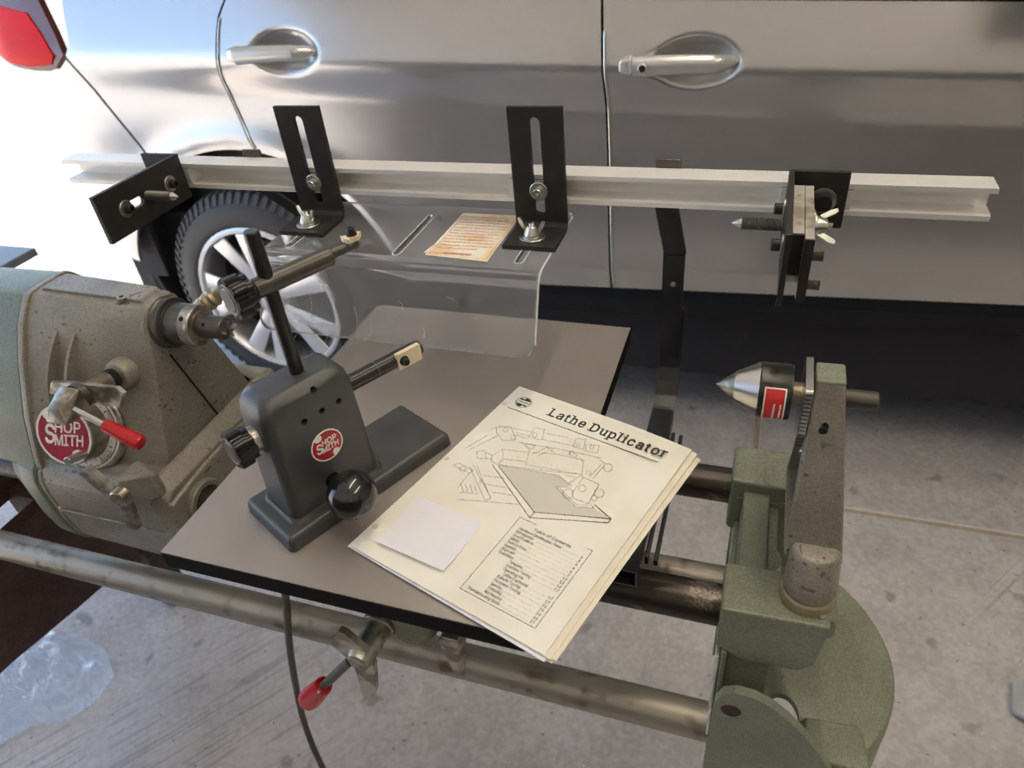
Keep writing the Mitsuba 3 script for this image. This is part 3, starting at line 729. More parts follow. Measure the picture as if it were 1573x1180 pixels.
# quill feed lever
SD = unit((0, -.98, .2)); A0 = V(-.2295, .209, .0275)
fl = part(hs, 'feed_lever', cyl(A0 + SD * .004, A0 + SD * .066, .0122, 36, .001), 'm_aged_steel', 30)
part(fl, 'boss', lathe(A0 - SD * .022, SD, [(0, .022), (.018, .0205), (.024, .0185), (.026, .016)], 40), 'm_cast_grey', 40)
part(fl, 'rubber_ring', ring(A0 + SD * .006, SD, [(0, .0095), (0, .0128), (.003, .0135), (.006, .0125), (.008, .0132), (.010, .012), (.010, .0095)], 36), 'm_hole')
H = A0 + SD * .079
wing = A0 + SD * .050
we = unit(V(1, 0, 0)); wf = unit(np.cross(SD, we))
part(fl, 'wing', prism([(-.055, -.006), (-.046, .010), (-.012, .013), (.012, .013), (.056, .016), (.064, .009), (.053, -.010), (.012, -.012), (-.012, -.012)], wing, we, -wf if wf[2] < 0 else wf, -.003, .003), 'm_aged_steel', 25)
part(fl, 'washer', lathe(A0 + SD * .055, SD, [(0, .0165), (.008, .0155)], 36), 'm_dark_steel')
part(fl, 'hub', hull([H + p for p in (SD * -.014 + V(-.012, 0, .012), SD * -.014 + V(.012, 0, .012), SD * -.014 + V(-.014, 0, -.013), SD * -.014 + V(.014, 0, -.013), SD * .012 + V(-.007, 0, -.002), SD * .012 + V(.007, 0, -.002), SD * .017 + V(-.012, 0, -.016), SD * .017 + V(.012, 0, -.016), SD * -.012 + V(0, 0, .014))], .0035), 'm_aged_steel', 35)
rd = unit(V(.0850, -.0043, -.0330))
part(fl, 'lever_rod', cyl(H + rd * .012, H + rd * .075, .0042, 20), 'm_bright_steel')
part(fl, 'grip', lathe(H + rd * .056, rd, [(0, .0055), (.001, .0075), (.030, .0088), (.047, .0092), (.050, .0082), (.0512, .006)], 36), 'm_red_plastic', 40, label='red plastic grip')
# carriage lock key of the headstock
LK = V(-.190, .118, -.079)
lk = part(hs, 'lock_key', cyl(LK + Y * .010, LK - Y * .014, .0118, 36, .0015), 'm_aged_steel', 30)
part(lk, 'boss', hull([LK + V(dx, dy, dz) for dx, dz in ((-.014, 0), (.012, 0), (0, .014), (0, -.016)) for dy in (.006, .03)] + [LK + V(.03, .02, .016), LK + V(.03, .02, -.01)], .008), 'm_cast_grey', 40)
part(lk, 'ring', lathe(LK + Y * .010, -Y, [(0, .0165), (.003, .0165)], 36), 'm_hole')
part(lk, 'wing', prism([(-.010, -.012), (-.012, .008), (-.034, .040), (-.056, .026), (-.028, -.014)], LK - Y * .002, X, Zx, -.0035, .0035), 'm_aged_steel', 25)
part(lk, 'wing', prism([(-.014, -.004), (-.022, -.016), (-.024, -.07), (-.006, -.062), (.006, -.010)], LK - Y * .002, X, Zx, -.0035, .0035), 'm_aged_steel', 25)
# rear quill stop
RL = V(-.208, .350, .043); rdir = unit(V(.055, .03, .036))
rl = part(hs, 'depth_stop', lathe(RL, rdir, [(0, .011), (.012, .0125), (.014, .0115), (.020, .0135), (.024, .0115), (.030, .0130), (.034, .010), (.058, .0095), (.060, .008)], 28), 'm_brass', 30, label='brassy ribbed shaft')
tag(hs, 'grey cast headstock with a red round emblem and a red-gripped lever', 'lathe headstock')

# drive centre in the spindle
dc = 'drive_center'
part(dc, 'shank', lathe((-.137, SY, SZ), X, [(0, .0135), (.001, .0148), (.034, .0145), (.036, .0125)], 40), 'm_dark_steel', 30)
part(dc, 'spur', cat([prism([(0, -.0105), (.008, -.0105), (.004, -.002), (.004, .002), (.008, .0105), (0, .0105)], (-.101, SY, SZ), X, d, -.0016, .0016) for d in (Y, Zx)]), 'm_bright_steel', 20)
part(dc, 'point', lathe((-.101, SY, SZ), X, [(0, .003), (.006, .0026), (.0135, .0001)], 16), 'm_dark_steel')
part(dc, 'set_screw', cyl((-.124, SY - .0105, SZ + .0095), (-.124, SY - .0117, SZ + .0106), .0024, 12), 'm_hole')
tag(dc, 'dark spur drive centre sticking out of the headstock spindle', 'drive centre')

# ------------------------------------------------------------------ the tailstock
ts = 'tailstock'
prof = [(.2575, .101), (.2865, .101), (.300, .085), (.300, .035), (.288, -.02), (.262, -.075), (.238, -.108), (.168, -.108), (.1645, -.100), (.1645, -.078), (.170, -.058), (.177, -.030), (.186, .002)]
def armhull(P, x0, x1, r=.003):
    return m3.Manifold.batch_hull([m3.Manifold.sphere(r, 8).translate((x, y, z)) for y, z in P for x in (x0(z), x1(z))])
xl = lambda z: .5745 + .000 * z
pa = [(.260, .0985), (.285, .0985), (.297, .085), (.297, .035)]
AP = [(.260, .0985), (.2845, .0985), (.290, .03), (.304, -.017), (.322, -.072), (.202, -.072), (.212, -.035), (.229, .01), (.246, .06)]
arm = m3.Manifold.batch_hull([m3.Manifold.sphere(.003, 8).translate((x, y, z)) for y, z in AP for x in (.5785 - .005 * (.0985 - z) / .17, .5975 + .021 * (.0985 - z) / .15)])
cylb = m3.Manifold.batch_hull([m3.Manifold.sphere(.004, 8).translate((.5990 + .0210 * math.cos(a), .1905 + .0215 * math.sin(a), z)) for a in np.linspace(0, 2 * np.pi, 20) for z in (-.100, -.090)] + [m3.Manifold.sphere(.006, 8).translate((.5990 + .0175 * math.cos(a), .2005 + .016 * math.sin(a), -.062)) for a in np.linspace(0, 2 * np.pi, 14)])
A = m3.Manifold.batch_boolean([arm, cylb], m3.OpType.Add)
pocket = m3.Manifold.hull_points(np.array([(x, y, z) for x in (.550, .5885) for y, z in ((.2565, .045), (.287, .045), (.299, -.017), (.316, -.064), (.216, -.064), (.220, -.035), (.238, .01))]))
A = A - pocket - mcyl((.5885, .20, .0605), (.5885, .262, .0605), .0034)
part(ts, 'arm', cat([A]), 'm_cast_grey', 28)
part(ts, 'arm_top', hull([(.5775, .2590, .0995), (.5985, .2590, .0998), (.5775, .2850, .0998), (.5985, .2850, .1)], .0022), 'm_cast_green', 25, label='worn pale green top edge')
part(ts, 'pin_hole', cyl((.5875, .2435, .0565), (.5875, .2405, .0565), .0040, 16), 'm_hole')
part(ts, 'collar', lathe((.5985, .1905, -.1188), Zx, [(0, .0258), (.002, .0265), (.014, .0265), (.0165, .0245)], 48), 'm_brass', 30, label='brownish round collar')
part(ts, 'indicator_plate', cat([prism(Polygon([(.245, .095), (.292, .098), (.300, .06), (.285, .036), (.256, .033), (.244, .05)]).buffer(.004, 4), (.571, 0, 0), Y, Zx, -.0045, .002)]), 'm_bright_steel', 25)
tk = []
for i in range(14):
    z = .036 + i * .0045
    tk.append(bx(.5663, .5668, .2375, .246 + .004 * (i % 3 == 0), z, z + .0007))
    tk.append(bx(.567, .5725, .2398, .2402, z, z + .0008))
part(ts, 'indicator_marks', cat(tk), 'm_ink', False)
nut = part(ts, 'cap_nut', lathe((.5890, .262, .010), (-1, -.25, .15), [(0, .011), (.008, .011), (.009, .0085), (.013, .0078), (.016, .005), (.0172, .001)], 6), 'm_chrome', 20, label='chrome cap nut in the recess')
part(ts, 'copper_plug', hull([V(.581, .252, -.006) + V(*rng.normal(0, .0028, 3)) for _ in range(12)], .0014, 6), 'm_copper', 20, label='orange copper slug')
part(ts, 'through_rod', cyl((.595, SY, SZ + .0005), (.6335, SY, SZ + .0005), .0092, 32, .001), 'm_dark_steel')
tag(ts, 'grey tailstock arm leaning back above the green end stand', 'lathe tailstock')

lcn = 'live_center'
part(lcn, 'body', lathe((.5275, SY, SZ), X, [(0, .0262), (.0018, .0272), (.028, .0272), (.030, .0262)], 56), 'm_rod_black', 30)
part(lcn, 'cone', lathe((.505, SY, SZ), X, [(0, .0145), (.0005, .0150), (.0225, .0268)], 56), 'm_bright_steel', 20)
part(lcn, 'point', lathe((.4874, SY, SZ), X, [(0, .0002), (.0005, .0007), (.0176, .0143)], 48), 'm_aged_steel', 20)
part(lcn, 'shank', lathe((.557, SY, SZ), X, [(0, .0105), (.017, .0105)], 32), 'm_brass')
# label wraps a patch of the body
def cyl_patch(x0, x1, a0, a1, r, th=.0004, n=14):
    vs, f = [], []
    for rr in (r, r + th):
        for i in range(n):
            a = math.radians(a0 + (a1 - a0) * i / (n - 1))
            for x in (x0, x1):
                vs.append((x, SY - rr * math.cos(a), SZ + rr * math.sin(a)))
    o = 2 * n
    for i in range(n - 1):
        a, b, c, d = 2 * i, 2 * i + 1, 2 * i + 3, 2 * i + 2
        f += [(a, b, c), (a, c, d), (o + a, o + c, o + b), (o + a, o + d, o + c)]
        f += [(a, d, o + d), (a, o + d, o + a), (b, o + c, c), (b, o + b, o + c)]
    f += [(0, o + 1, 1), (0, o, o + 1), (2 * n - 2, 2 * n - 1, o + 2 * n - 1), (2 * n - 2, o + 2 * n - 1, o + 2 * n - 2)]
    m = trimesh.Trimesh(np.array(vs), np.array(f), process=False); trimesh.repair.fix_normals(m)
    if m.volume < 0: m.invert()
    return m
part(lcn, 'label_backing', cyl_patch(.5325, .5525, -42, 42, .0273), 'm_label_paper', True)
lb = part(lcn, 'label', cyl_patch(.5340, .5510, -39, 39, .0275), 'm_red_label', True, label='small red sticker')
def wrap_text(s, x, a0, h, r):
    m = meshkit.text_mesh(s, h, depth=.0002, bold=True); v = m.vertices
    a = math.radians(a0) + v[:, 0] / r
    rr = r + .0004 + v[:, 2]
    m.vertices = np.c_[x - v[:, 1], SY - rr * np.cos(a), SZ + rr * np.sin(a)]
    return m
part(lb, 'lettering', cat([wrap_text('Useful Solutions', .5435, -36, .0021, .0278), wrap_text('Solutions.com', .5490, -30, .0021, .0278)]), 'm_white_print', False)
tag(lcn, 'conical steel live centre with a red sticker held in the tailstock', 'live centre')

# ------------------------------------------------------------------ the worktable
wt = 'worktable'
WX, WY = .3677, .4729
part(wt, 'board', rbox(0, WX, 0, WY, -.0215, -.0012, .0012), 'm_edge_black', 25, label='black edge of the board')
part(wt, 'laminate_top', hull([(x, y, z) for x in (.0006, WX - .0006) for y in (.0006, WY - .0006) for z in (-.0014, 0)]), 'm_laminate', False, label='grey laminate sheet')
cbm = m3.Manifold.batch_boolean([rbox(.12, .30, .15, .41, -.20, -.115, .008), rbox(.15, .27, .20, .36, -.116, -.0218, .006)], m3.OpType.Add)
for yy in (YW1, YW2): cbm = cbm - mcyl((0, yy, ZW), (.5, yy, ZW), RW + .0008, 40)
cb = part(wt, 'carriage', cat([cbm]), 'm_cast_green', 25)
part(wt, 'height_post', lathe((.224, .062, -.130), Zx, [(0, .012), (.003, .0145), (.009, .016), (.0092, .023), (.013, .026), (.109, .0265)], 36), 'm_cast_green', 30)
lk = part(wt, 'lock_shaft', lathe((.1985, .095, -.0985), (-.05, -1, -.02), [(0, .0175), (.058, .0175), (.060, .0165), (.060, .0140), (.063, .0140), (.094, .0130), (.100, .0112), (.1015, .009)], 36), 'm_aged_steel', 30)
kc = V(.1915, .0045, -.1010)
part(lk, 'wing', prism([(-.027, .0113), (-.024, .020), (-.013, .037), (-.006, .036), (.0098, .0146), (.0150, -.0085), (.0052, -.0600), (-.003, -.074), (-.011, -.080), (-.013, -.072), (-.0095, -.024), (-.012, -.010)], kc, X, Zx, -.0035, .0035), 'm_aged_steel', 25)
ra = V(.178, .003, -.1150); rdv = unit(V(-.083, 0, -.1125))
part(lk, 'lever_rod', cyl(ra, ra + rdv * .095, .0048, 20), 'm_dark_steel')
part(lk, 'grip', lathe(ra + rdv * .082, rdv, [(0, .0065), (.0012, .0098), (.012, .0108), (.042, .0128), (.050, .0124), (.0535, .0085)], 36), 'm_red_plastic', 40, label='red plastic grip')
part(wt, 'lock_key', hull([(.262, .045, -.105), (.276, .045, -.105), (.262, .060, -.105), (.278, .060, -.105), (.258, .045, -.112), (.266, .048, -.172), (.270, .055, -.172)], .0025), 'm_aged_steel', 30)
part(wt, 'lock_key_shaft', cyl((.270, .055, -.115), (.270, .20, -.115), .009, 24), 'm_aged_steel')
tag(wt, 'grey laminate worktable with a black edge holding the duplicator and manual', 'worktable')

# ------------------------------------------------------------------ the overhead rail with its arms and brackets
rl = 'overhead_rail'
R0, R1 = -.4475, .7205
Yf, Yb, Zt, Zb = .440, .471, .2140, .1808
rail = prism(Polygon([(Yf, Zt), (Yb, Zt), (Yb, Zb), (Yf, Zb), (Yf, Zb + .0052), (Yf + .0035, Zb + .0065), (Yb - .0055, Zb + .0065), (Yb - .0055, Zt - .0065), (Yf + .0035, Zt - .0065), (Yf, Zt - .0052)]), (R0, 0, 0), Y, Zx, 0, R1 - R0)
part(rl, 'aluminium_channel', rail, 'm_alu', False, label='bright aluminium channel')
Yp = .4385     # back face of the bracket plates
def bolt(th, o, d, r=.0058, h=.0085, washer=.0115, wm='m_zinc', hm='m_black_oxide'):
    d = unit(d); o = np.asarray(o, float)
    part(th, 'washer', lathe(o, d, [(0, washer), (.0012, washer), (.0018, washer * .92)], 32), wm)
    part(th, 'bolt', lathe(o + d * .0016, d, [(0, r), (h - .001, r), (h, r * .86), (h, r * .52), (h * .45, r * .52)], 28), hm, 30)
def wing_nut(th, o, d, r=.0095, turn=0.0):
    d = unit(d); o = np.asarray(o, float)
    a, b, _ = frame(d); u_ = a * math.cos(turn) + b * math.sin(turn); v_ = np.cross(d, u_)
    part(th, 'washer', lathe(o, d, [(0, .0150), (.0013, .0152), (.0020, .0145), (.0022, .0118), (.0036, .0118)], 40), 'm_zinc')
    k = part(th, 'wing_nut', lathe(o + d * .0036, d, [(0, .0098), (.002, .0098), (.010, .0062), (.0108, .0050)], 28), 'm_zinc')
    for s in (-1, 1):
        p = [(s * .004, .002), (s * .0075, .0075), (s * .0125, .0165), (s * .0150, .0190), (s * .0180, .0178), (s * .0162, .0125), (s * .0105, .0035), (s * .008, .001)]
        part(k, 'wing', prism(p, o + d * .0036, u_, d, -.0011, .0011), 'm_zinc', 30)
    part(th, 'stud', lathe(o + d * .006, d, ribs(0, .0125, .0036, .0013, .0004), 20), 'm_zinc', 25)
def slot_bracket(x0, label):
    x1 = x0 + .0620
    k = numbered(rl + '__slotted_bracket')
    k = k[len(rl) + 2:]
    xc = (x0 + x1) / 2 - .0005
    pl = rect(x0, x1, .160, .2905).difference(slot(xc, .1755, xc, .2735, .0062))
    plate = prism(pl, (0, Yp, 0), X, Zx, 0, .0052)
    # the bend and the foot
    arc = []
    for a in np.linspace(0, np.pi / 2, 8):
        arc.append((Yp - .0125 + .0125 * math.cos(a) - .0000, .1625 - .0125 * math.sin(a)))
    inner = [(Yp - .0125 + .0073 * math.cos(a), .1625 - .0073 * math.sin(a)) for a in np.linspace(np.pi / 2, 0, 8)]
    bend = prism(Polygon([(Yp, .170)] + arc + [(.3785, .150), (.3785, .1552)] + inner + [(Yp - .0052, .170)]), (x0, 0, 0), Y, Zx, 0, x1 - x0)
    q = part(rl, k, cat([man(plate) + man(bend)]), 'm_black_oxide', 30, label=label)
    part(q, 'spacer', rbox(x0 - .008, x1 - .02, Yf + .0005, Yb - .006, Zb + .0068, Zt - .0068, .0006), 'm_alu')
    bolt(q, (xc, Yp - .0052, .1975), -Y, .0052, .0075, .0108, 'm_zinc', 'm_zinc')
    wing_nut(q, (xc - .001, .4015, .1552), Zx, turn=1.15 if x0 < .1 else 1.35)
    return q
slot_bracket(-.0590, 'left slotted black bracket')
slot_bracket(.2372, 'right slotted black bracket')

def end_bracket(s, xb, extra):
    """L-shaped template bracket; s = +1 bolts on the +x face, its flange on the -x side."""
    k = numbered(rl + '__template_bracket')[len(rl) + 2:]
    xf = xb - s * .0575
    z0, z1 = .1695, .2285
    th = .0052
    fl_ = rbox(min(xf, xb), max(xf, xb), Yp - th, Yp, z0, z1, .0005)
    pl = rect(.2875, Yp, z0, z1, .0008).difference(slot(.325, .199, .352, .199, .0060))
    plate = prism(pl, (xb - (th if s > 0 else 0), 0, 0), Y, Zx, 0, th)
    q = part(rl, k, cat([man(plate) + fl_]), 'm_black_oxide', 25, label='%s end bracket of black angle plate' % ('left' if s > 0 else 'right'))
    part(q, 'spacer', rbox(min(xf, xb) - .006, max(xf, xb) + .006, Yf + .0005, Yb - .006, Zb + .0068, Zt - .0068, .0006), 'm_alu')
    for y in (.408, .326):
        bolt(q, (xb, y, .199), (s, 0, 0), .0056, .0085, .0105, 'm_aged_steel', 'm_black_oxide')
    part(q, 'threaded_pointer', lathe((xb - s * .003, .366, .2005), (s, 0, 0), ribs(0, .0420, .0062, .0018, .0008), 24), 'm_dark_steel', 25)
    part(q, 'pointer_tip', lathe((xb + s * .0388, .366, .2005), (s, 0, 0), [(0, .0050), (.0020, .0050), (.0095, .0003)], 20), 'm_bright_steel')
    part(q, 'flange_washer', lathe(((xf * .62 + xb * .38), Yp - th, .199), -Y, [(0, .0130), (.0016, .0130)], 32), 'm_aged_steel')
    part(q, 'flange_bolt', lathe(((xf * .62 + xb * .38), Yp - th - .0016, .199), -Y, [(0, .0085), (.008, .0085), (.0085, .0075)], 28), 'm_hole')
    if extra:
        b1 = part(q, 'clamp_block', rbox(xb + .0055, xb + .0160, .310, .420, .170, .2195, .0008), 'm_alu_block', 25, label='worn pale clamp block')
        part(b1, 'outer_plate', rbox(xb + .0163, xb + .0245, .300, .420, .158, .2195, .0008), 'm_alu_block')
        part(b1, 'dark_near_end', cat([rbox(xb + .0062, xb + .0165, .3085, .3102, .178, .2185, .0006), rbox(xb + .0165, xb + .0247, .2985, .3002, .156, .2185, .0006)]), 'm_black_oxide')  # thin dark sheets over the near ends of the pale blocks
        part(b1, 'front_plate', rbox(xb - .0002, xb + .0052, .2845, .2878, .158, .2290, .0006), 'm_paint_black')
        wing_nut(b1, (xb + .0247, .372, .199), X, turn=.75)
        for y, z in ((.326, .190), (.312, .168)):
            part(b1, 'screw_end', lathe((xb + .022, y, z), X, ribs(0, .014, .0046, .0016, .0006), 20), 'm_dark_steel', 25)
    return q
end_bracket(1, -.2330, False)
end_bracket(-1, .5320, True)

def strap(xa, w, pts, th, key, m='m_paint_black', th_n=None, label=None):
    """A flat bar bent along pts (y, z), xa..xa+w wide."""
    P = np.array(pts, float)
    t = np.gradient(P, axis=0); t /= np.linalg.norm(t, axis=1, keepdims=True)
    n = np.c_[-t[:, 1], t[:, 0]]
    A, B = P + n * th / 2, P - n * th / 2
    poly = Polygon(list(map(tuple, A)) + list(map(tuple, B[::-1]))).buffer(0)
    return part(rl, key, prism(poly, (xa, 0, 0), Y, Zx, 0, w), m, 30, label=label)
def dense(pts, n=60):
    g = LineString(pts); return [g.interpolate(t, True).coords[0] for t in np.linspace(0, 1, n)]
def support(xa, xt, label, right):
    lowp = [(.500, .020), (.500, -.015), (.499, -.030), (.496, -.050), (.490, -.068), (.480, -.085), (.468, -.099), (.454, -.109), (.438, -.1155), (.42, -.118), (.38, -.1185)]
    post = dense([(.4935, .098), (.4935, -.052)], 30)
    s1 = strap(xa, .0262, post, .0042, 'support_strap', label=label)
    # the bent piece up to the rail, slanting sideways from the post to the lug
    P = [(xa, .4935, .099), (xa, .4915, .105), (xt + (xa - xt) * .06, .4760, .163), (xt, .4735, .172), (xt, .4735, .215)]
    if not right: P = [(xa, .4935, .099), (xa - .004, .4925, .108), (xt + .004, .4760, .166), (xt, .4735, .174), (xt, .4735, .215)]
    h = .0021
    up = [hull([(x + dx, y + dy, z) for x, y, z in (p, q_) for dx in (0, .0268) for dy in (-h, h)]) for p, q_ in zip(P[:-1], P[1:])]
    part(s1, 'bent_top', cat([m3.Manifold.batch_boolean(up, m3.OpType.Add)]), 'm_paint_black', 25)
    part(s1, 'rivet', lathe((xa + .0140, .4914, .058), -Y, [(0, .0036), (.0008, .0034), (.0015, .0018)], 20), 'm_bright_steel')
    part(s1, 'top_lug', rbox(xt - .001, xt + .0275, .4715, .4760, .195, .2235, .0014), 'm_dark_steel')
    s2 = strap(xa + .0005, .0280, dense(lowp, 90), .0055, 'curved_leg')
    part(s2, 'square_tube', cat([prism(rect(xa - .001, xa + .0285, -.1345, -.1085, .002).difference(rect(xa + .002, xa + .0255, -.1320, -.1115)), (0, .470, 0), X, Zx, .02, .298 if right else .08)]), 'm_paint_black', 25, label='open ended square tube across the lathe bed' if right else None)
    if right:
        part(s2, 'rail_plate', cat([rbox(xa + .0300, xa + .0345, .205, .42, -.1340, -.122, .001), rbox(xa + .040, xa + .0445, .205, .42, -.1340, -.125, .001)]), 'm_paint_black')
support(.4030, .3935, 'right support strap of black bent bar', True)
support(-.0880, -.1560, 'left support strap of black bent bar', False)
tag(rl, 'aluminium overhead rail with black slotted brackets on bent black arms', 'template rail')

# ------------------------------------------------------------------ the clear safety shield
sd = 'safety_shield'
def shield():
    x0, x1 = -.0600, .2935
    th = .0054
    yb, zt = .4865, .1500
    P = [(yb, zt - th / 2), (.345, zt - th / 2), (.336, zt - .0038), (.3285, zt - .0105), (.3245, zt - .019), (.2945, .0635)]
    P = np.array(dense(P, 4)) if False else np.array(P)
    L = LineString(P).buffer(th / 2, 6, cap_style=2, join_style=1)
    body = man(prism(L, (x0, 0, 0), Y, Zx, 0, x1 - x0))
    cuts = []
    for xc, ya, yb_ in ((.1165, .352, .458), (.2655, .352, .456), (-.0285, .352, .456)):
        cuts.append(man(prism(slot(xc, ya, xc, yb_, .0048), (0, 0, .12), X, Y, 0, .06)))
    for c in cuts: body = body - c
    # rounded corners below and behind
    for xc, sx in ((x0, 1), (x1, -1)):
        cr = sbox(min(xc, xc + sx * .014), .05, max(xc, xc + sx * .014), .0785).difference(Point(xc + sx * .014, .0785).buffer(.014, 16))
        body = body - man(prism(cr, (0, .36, 0), X, Zx, -.0, .2).copy()) 
        cb = sbox(min(xc, xc + sx * .009), yb - .009, max(xc, xc + sx * .009), yb + .01).difference(Point(xc + sx * .009, yb - .009).buffer(.009, 12))
        body = body - man(prism(cb, (0, 0, .10), X, Y, 0, .08))
    return cat([body])
part(sd, 'sheet', shield(), 'm_acrylic', 25)
for xe in (-.0600, .2935):
    P_ = [(.4775, .1473), (.345, .1473), (.336, .1462), (.3285, .1395), (.3245, .131), (.3005, .0770)]
    part(sd, 'polished_edge', tube([(xe, a_, b_) for a_, b_ in dense(P_, 50)], .0018, 6), 'm_acrylic_edge', True, label='bright cut edge')
part(sd, 'polished_edge', tube([(x, .2945, .0640) for x in (-.046, .10, .2795)], .0011, 6), 'm_acrylic_edge', True)
part(sd, 'polished_edge', tube([(x, .4865, .1473) for x in (-.051, .10, .2845)], .0012, 6), 'm_acrylic_edge', True)
for xc, ya, yb_ in ((.1165, .352, .458), (.2655, .352, .456), (-.0285, .352, .456)):
    pts_ = list(slot(xc, ya, xc, yb_, .0050).exterior.coords)
    part(sd, 'slot_edge', tube([(a_, b_, .1500) for a_, b_ in pts_], .0006, 6), 'm_acrylic_edge', True)
LBX0, LBX1, LBY0, LBY1 = .1505, .2305, .352, .468
lbl = part(sd, 'warning_label', prism(Polygon([(LBX0 + .002, LBY0), (LBX1, LBY0 - .006), (LBX1, LBY1), (LBX0 + .004, LBY1)]), (0, 0, .1501), X, Y, 0, .0002), 'm_label_paper', False, label='cream sticker with red print, one corner folded')
tl_ = ['WARNING', 'For Your Own Safety:', "Read Owner's Manual before", 'operating this duplicator.', 'Wear eye protection. Keep', 'all guards in place and in', 'good working order. Never', 'reach across the turning', 'workpiece. Remove all rings', 'and loose clothing. Stop the', 'machine before making any', 'adjustment. Use low speed', 'until the stock is round.']
for i, s in enumerate(tl_):
    h = .0048 if i == 0 else .0030
    w = {0: .034}.get(i, min(.066, .0025 * len(s)))
    part(lbl, 'print_line', text_on(s, (LBX0 + (.022 if i == 0 else .0085), LBY0 + .009 + (0 if i == 0 else .004 + i * .0078), .1503 + .0001), X, -Y, h, w, i == 0, -.0002 - .00008, .00008), 'm_ink_red', False)
part(lbl, 'print_border', lines_on([[(LBX0 + .0065, LBY0 + .003), (LBX1 - .0025, LBY0 - .002), (LBX1 - .0025, LBY1 - .003), (LBX0 + .0075, LBY1 - .003), (LBX0 + .0065, LBY0 + .003)]], (0, 0, .1502), X, Y, .0006, .0001), 'm_ink_red', False)
part(lbl, 'folded_corner', hull([(LBX0 - .002, LBY0 + .004, .1505), (LBX0 + .002, LBY0 + .024, .1508), (LBX0 + .024, LBY0 + .007, .1512), (LBX0 + .010, LBY0 + .010, .1525)]), 'm_label_paper', False)
# scratches on the front face
sy = lambda z: .3245 - .0300 * (.131 - z) / .0675
scr = []
for x, z, a, L in [(.012, .108, 1.5, .030), (.072, .10, 1.4, .034), (.004, .082, .8, .014), (.13, .11, .9, .012), (.095, .080, 2.0, .02), (.036, .075, 1.7, .02), (-.004, .075, 1.9, .022), (.22, .10, .1, .008), (.16, .085, 1.2, .012), (.042, .115, 1.3, .02), (-.02, .12, 2.4, .02), (.19, .118, .1, .01)]:
    p = [(x + L * t * math.cos(a) + .002 * math.sin(5 * t), z - L * t * math.sin(a)) for t in np.linspace(0, 1, 5)]
    scr.append(tube([(u_, sy(w_) - .0029, w_) for u_, w_ in p], .00014, 4))
for _ in range(70):
    x, z = -.030 + abs(rng.normal(0, .016)), .085 + rng.normal(0, .012); a, L = rng.uniform(0, 6.3), rng.uniform(.001, .004)
    scr.append(tube([(x, sy(z) - .0029, z), (x + L * math.cos(a), sy(z + L * math.sin(a)) - .0029, z + L * math.sin(a))], .00013, 4))
tri = [(.0265, .1215), (.0370, .1200), (.0300, .1130), (.0265, .1215)]
scr.append(tube([(x, sy(z) - .0029, z) for x, z in dense(tri, 20)], .0003, 4))
q = part(sd, 'scratches', cat(scr), 'm_scratch', False); tag(q, kind='stuff')
tag(sd, 'clear bent plastic safety shield hanging below the two slotted brackets', 'safety shield')

# ------------------------------------------------------------------ the duplicator tool standing on the table
dt = 'duplicator_tool'
O = V(.13190828, .02902573, 0); ang_ = math.radians(63.3290)
eu, ev = V(math.cos(ang_), math.sin(ang_), 0), V(-math.sin(ang_), math.cos(ang_), 0)
def loc(u, v, z): return O + eu * u + ev * v + V(0, 0, z)
def LT(m):
    m = tm(m).copy(); v = m.vertices
    m.vertices = O + v[:, :1] * eu + v[:, 1:2] * ev + v[:, 2:] * Zx
    return m
def LP(name, m, mt, smooth=32, th=dt, label=None): return part(th, name, LT(m), mt, smooth, label)
def rb(x0, x1, y0, y1, z0, z1, r, rt):
    return m3.Manifold.batch_hull([m3.Manifold.sphere(rt, 10).translate((x, y, z1 - rt)) for x in (x0 + r, x1 - r) for y in (y0 + r, y1 - r)] + [m3.Manifold.cylinder(.002, r, r, 24).translate((x, y, z0)) for x in (x0 + r, x1 - r) for y in (y0 + r, y1 - r)])
plate = m3.Manifold.batch_hull([m3.Manifold.cylinder(.010, .006, .0052, 20).translate((x, y, .0006)) for x in (.0062, .1953) for y in (.0062, .0812)] + [m3.Manifold.sphere(.004, 12).translate((x, y, .0122)) for x in (.0065, .195) for y in (.0065, .081)])
LP('base_plate', plate, 'm_tool_grey', 40)
def ell(x0, x1, y0, y1, z, r, n=6):
    out = []
    for cx, cy, a0 in ((x1 - r, y1 - r, 0), (x0 + r, y1 - r, 90), (x0 + r, y0 + r, 180), (x1 - r, y0 + r, 270)):
        for a in np.linspace(a0, a0 + 90, n): out.append((cx + r * math.cos(math.radians(a)), cy + r * math.sin(math.radians(a)), z))
    return out
tool = m3.Manifold.hull_points(np.array(ell(.0180, .1190, .0145, .0730, .012, .010) + ell(.0225, .1160, .0165, .0710, .130, .011) + ell(.0250, .1140, .0185, .069, .140, .011) + ell(.029, .110, .023, .065, .1455, .010) + ell(.035, .104, .028, .060, .1478, .008)))
skirt = m3.Manifold.hull_points(np.array(ell(.0125, .1245, .0085, .0790, .0135, .012) + ell(.0165, .1205, .0128, .0750, .0195, .012)))
relief = m3.Manifold.hull_points(np.array([(x, y, z) for x in (.050, .108) for y, z in ((.010, .118), (.0185, .118), (.0195, .137), (.010, .137))]))
boss = mcyl((.071, .0165, .030), (.071, .004, .030), .020, 28)
bossh = m3.Manifold.hull_points(np.array([(.060 + .022 * math.cos(a), .016, .034 + .020 * math.sin(a)) for a in np.linspace(0, 6.28, 20)] + [(.066 + .016 * math.cos(a), .003, .036 + .014 * math.sin(a)) for a in np.linspace(0, 6.28, 20)]))
tool = m3.Manifold.batch_boolean([tool, skirt], m3.OpType.Add)
for u_, z in ((.0762, .1395), (.0955, .1165), (.0768, .1165), (.0580, .1160)):
    tool = tool - mcyl((u_, .005, z), (u_, .030, z), .0031, 18)
LP('column', tool, 'm_tool_grey', 32)
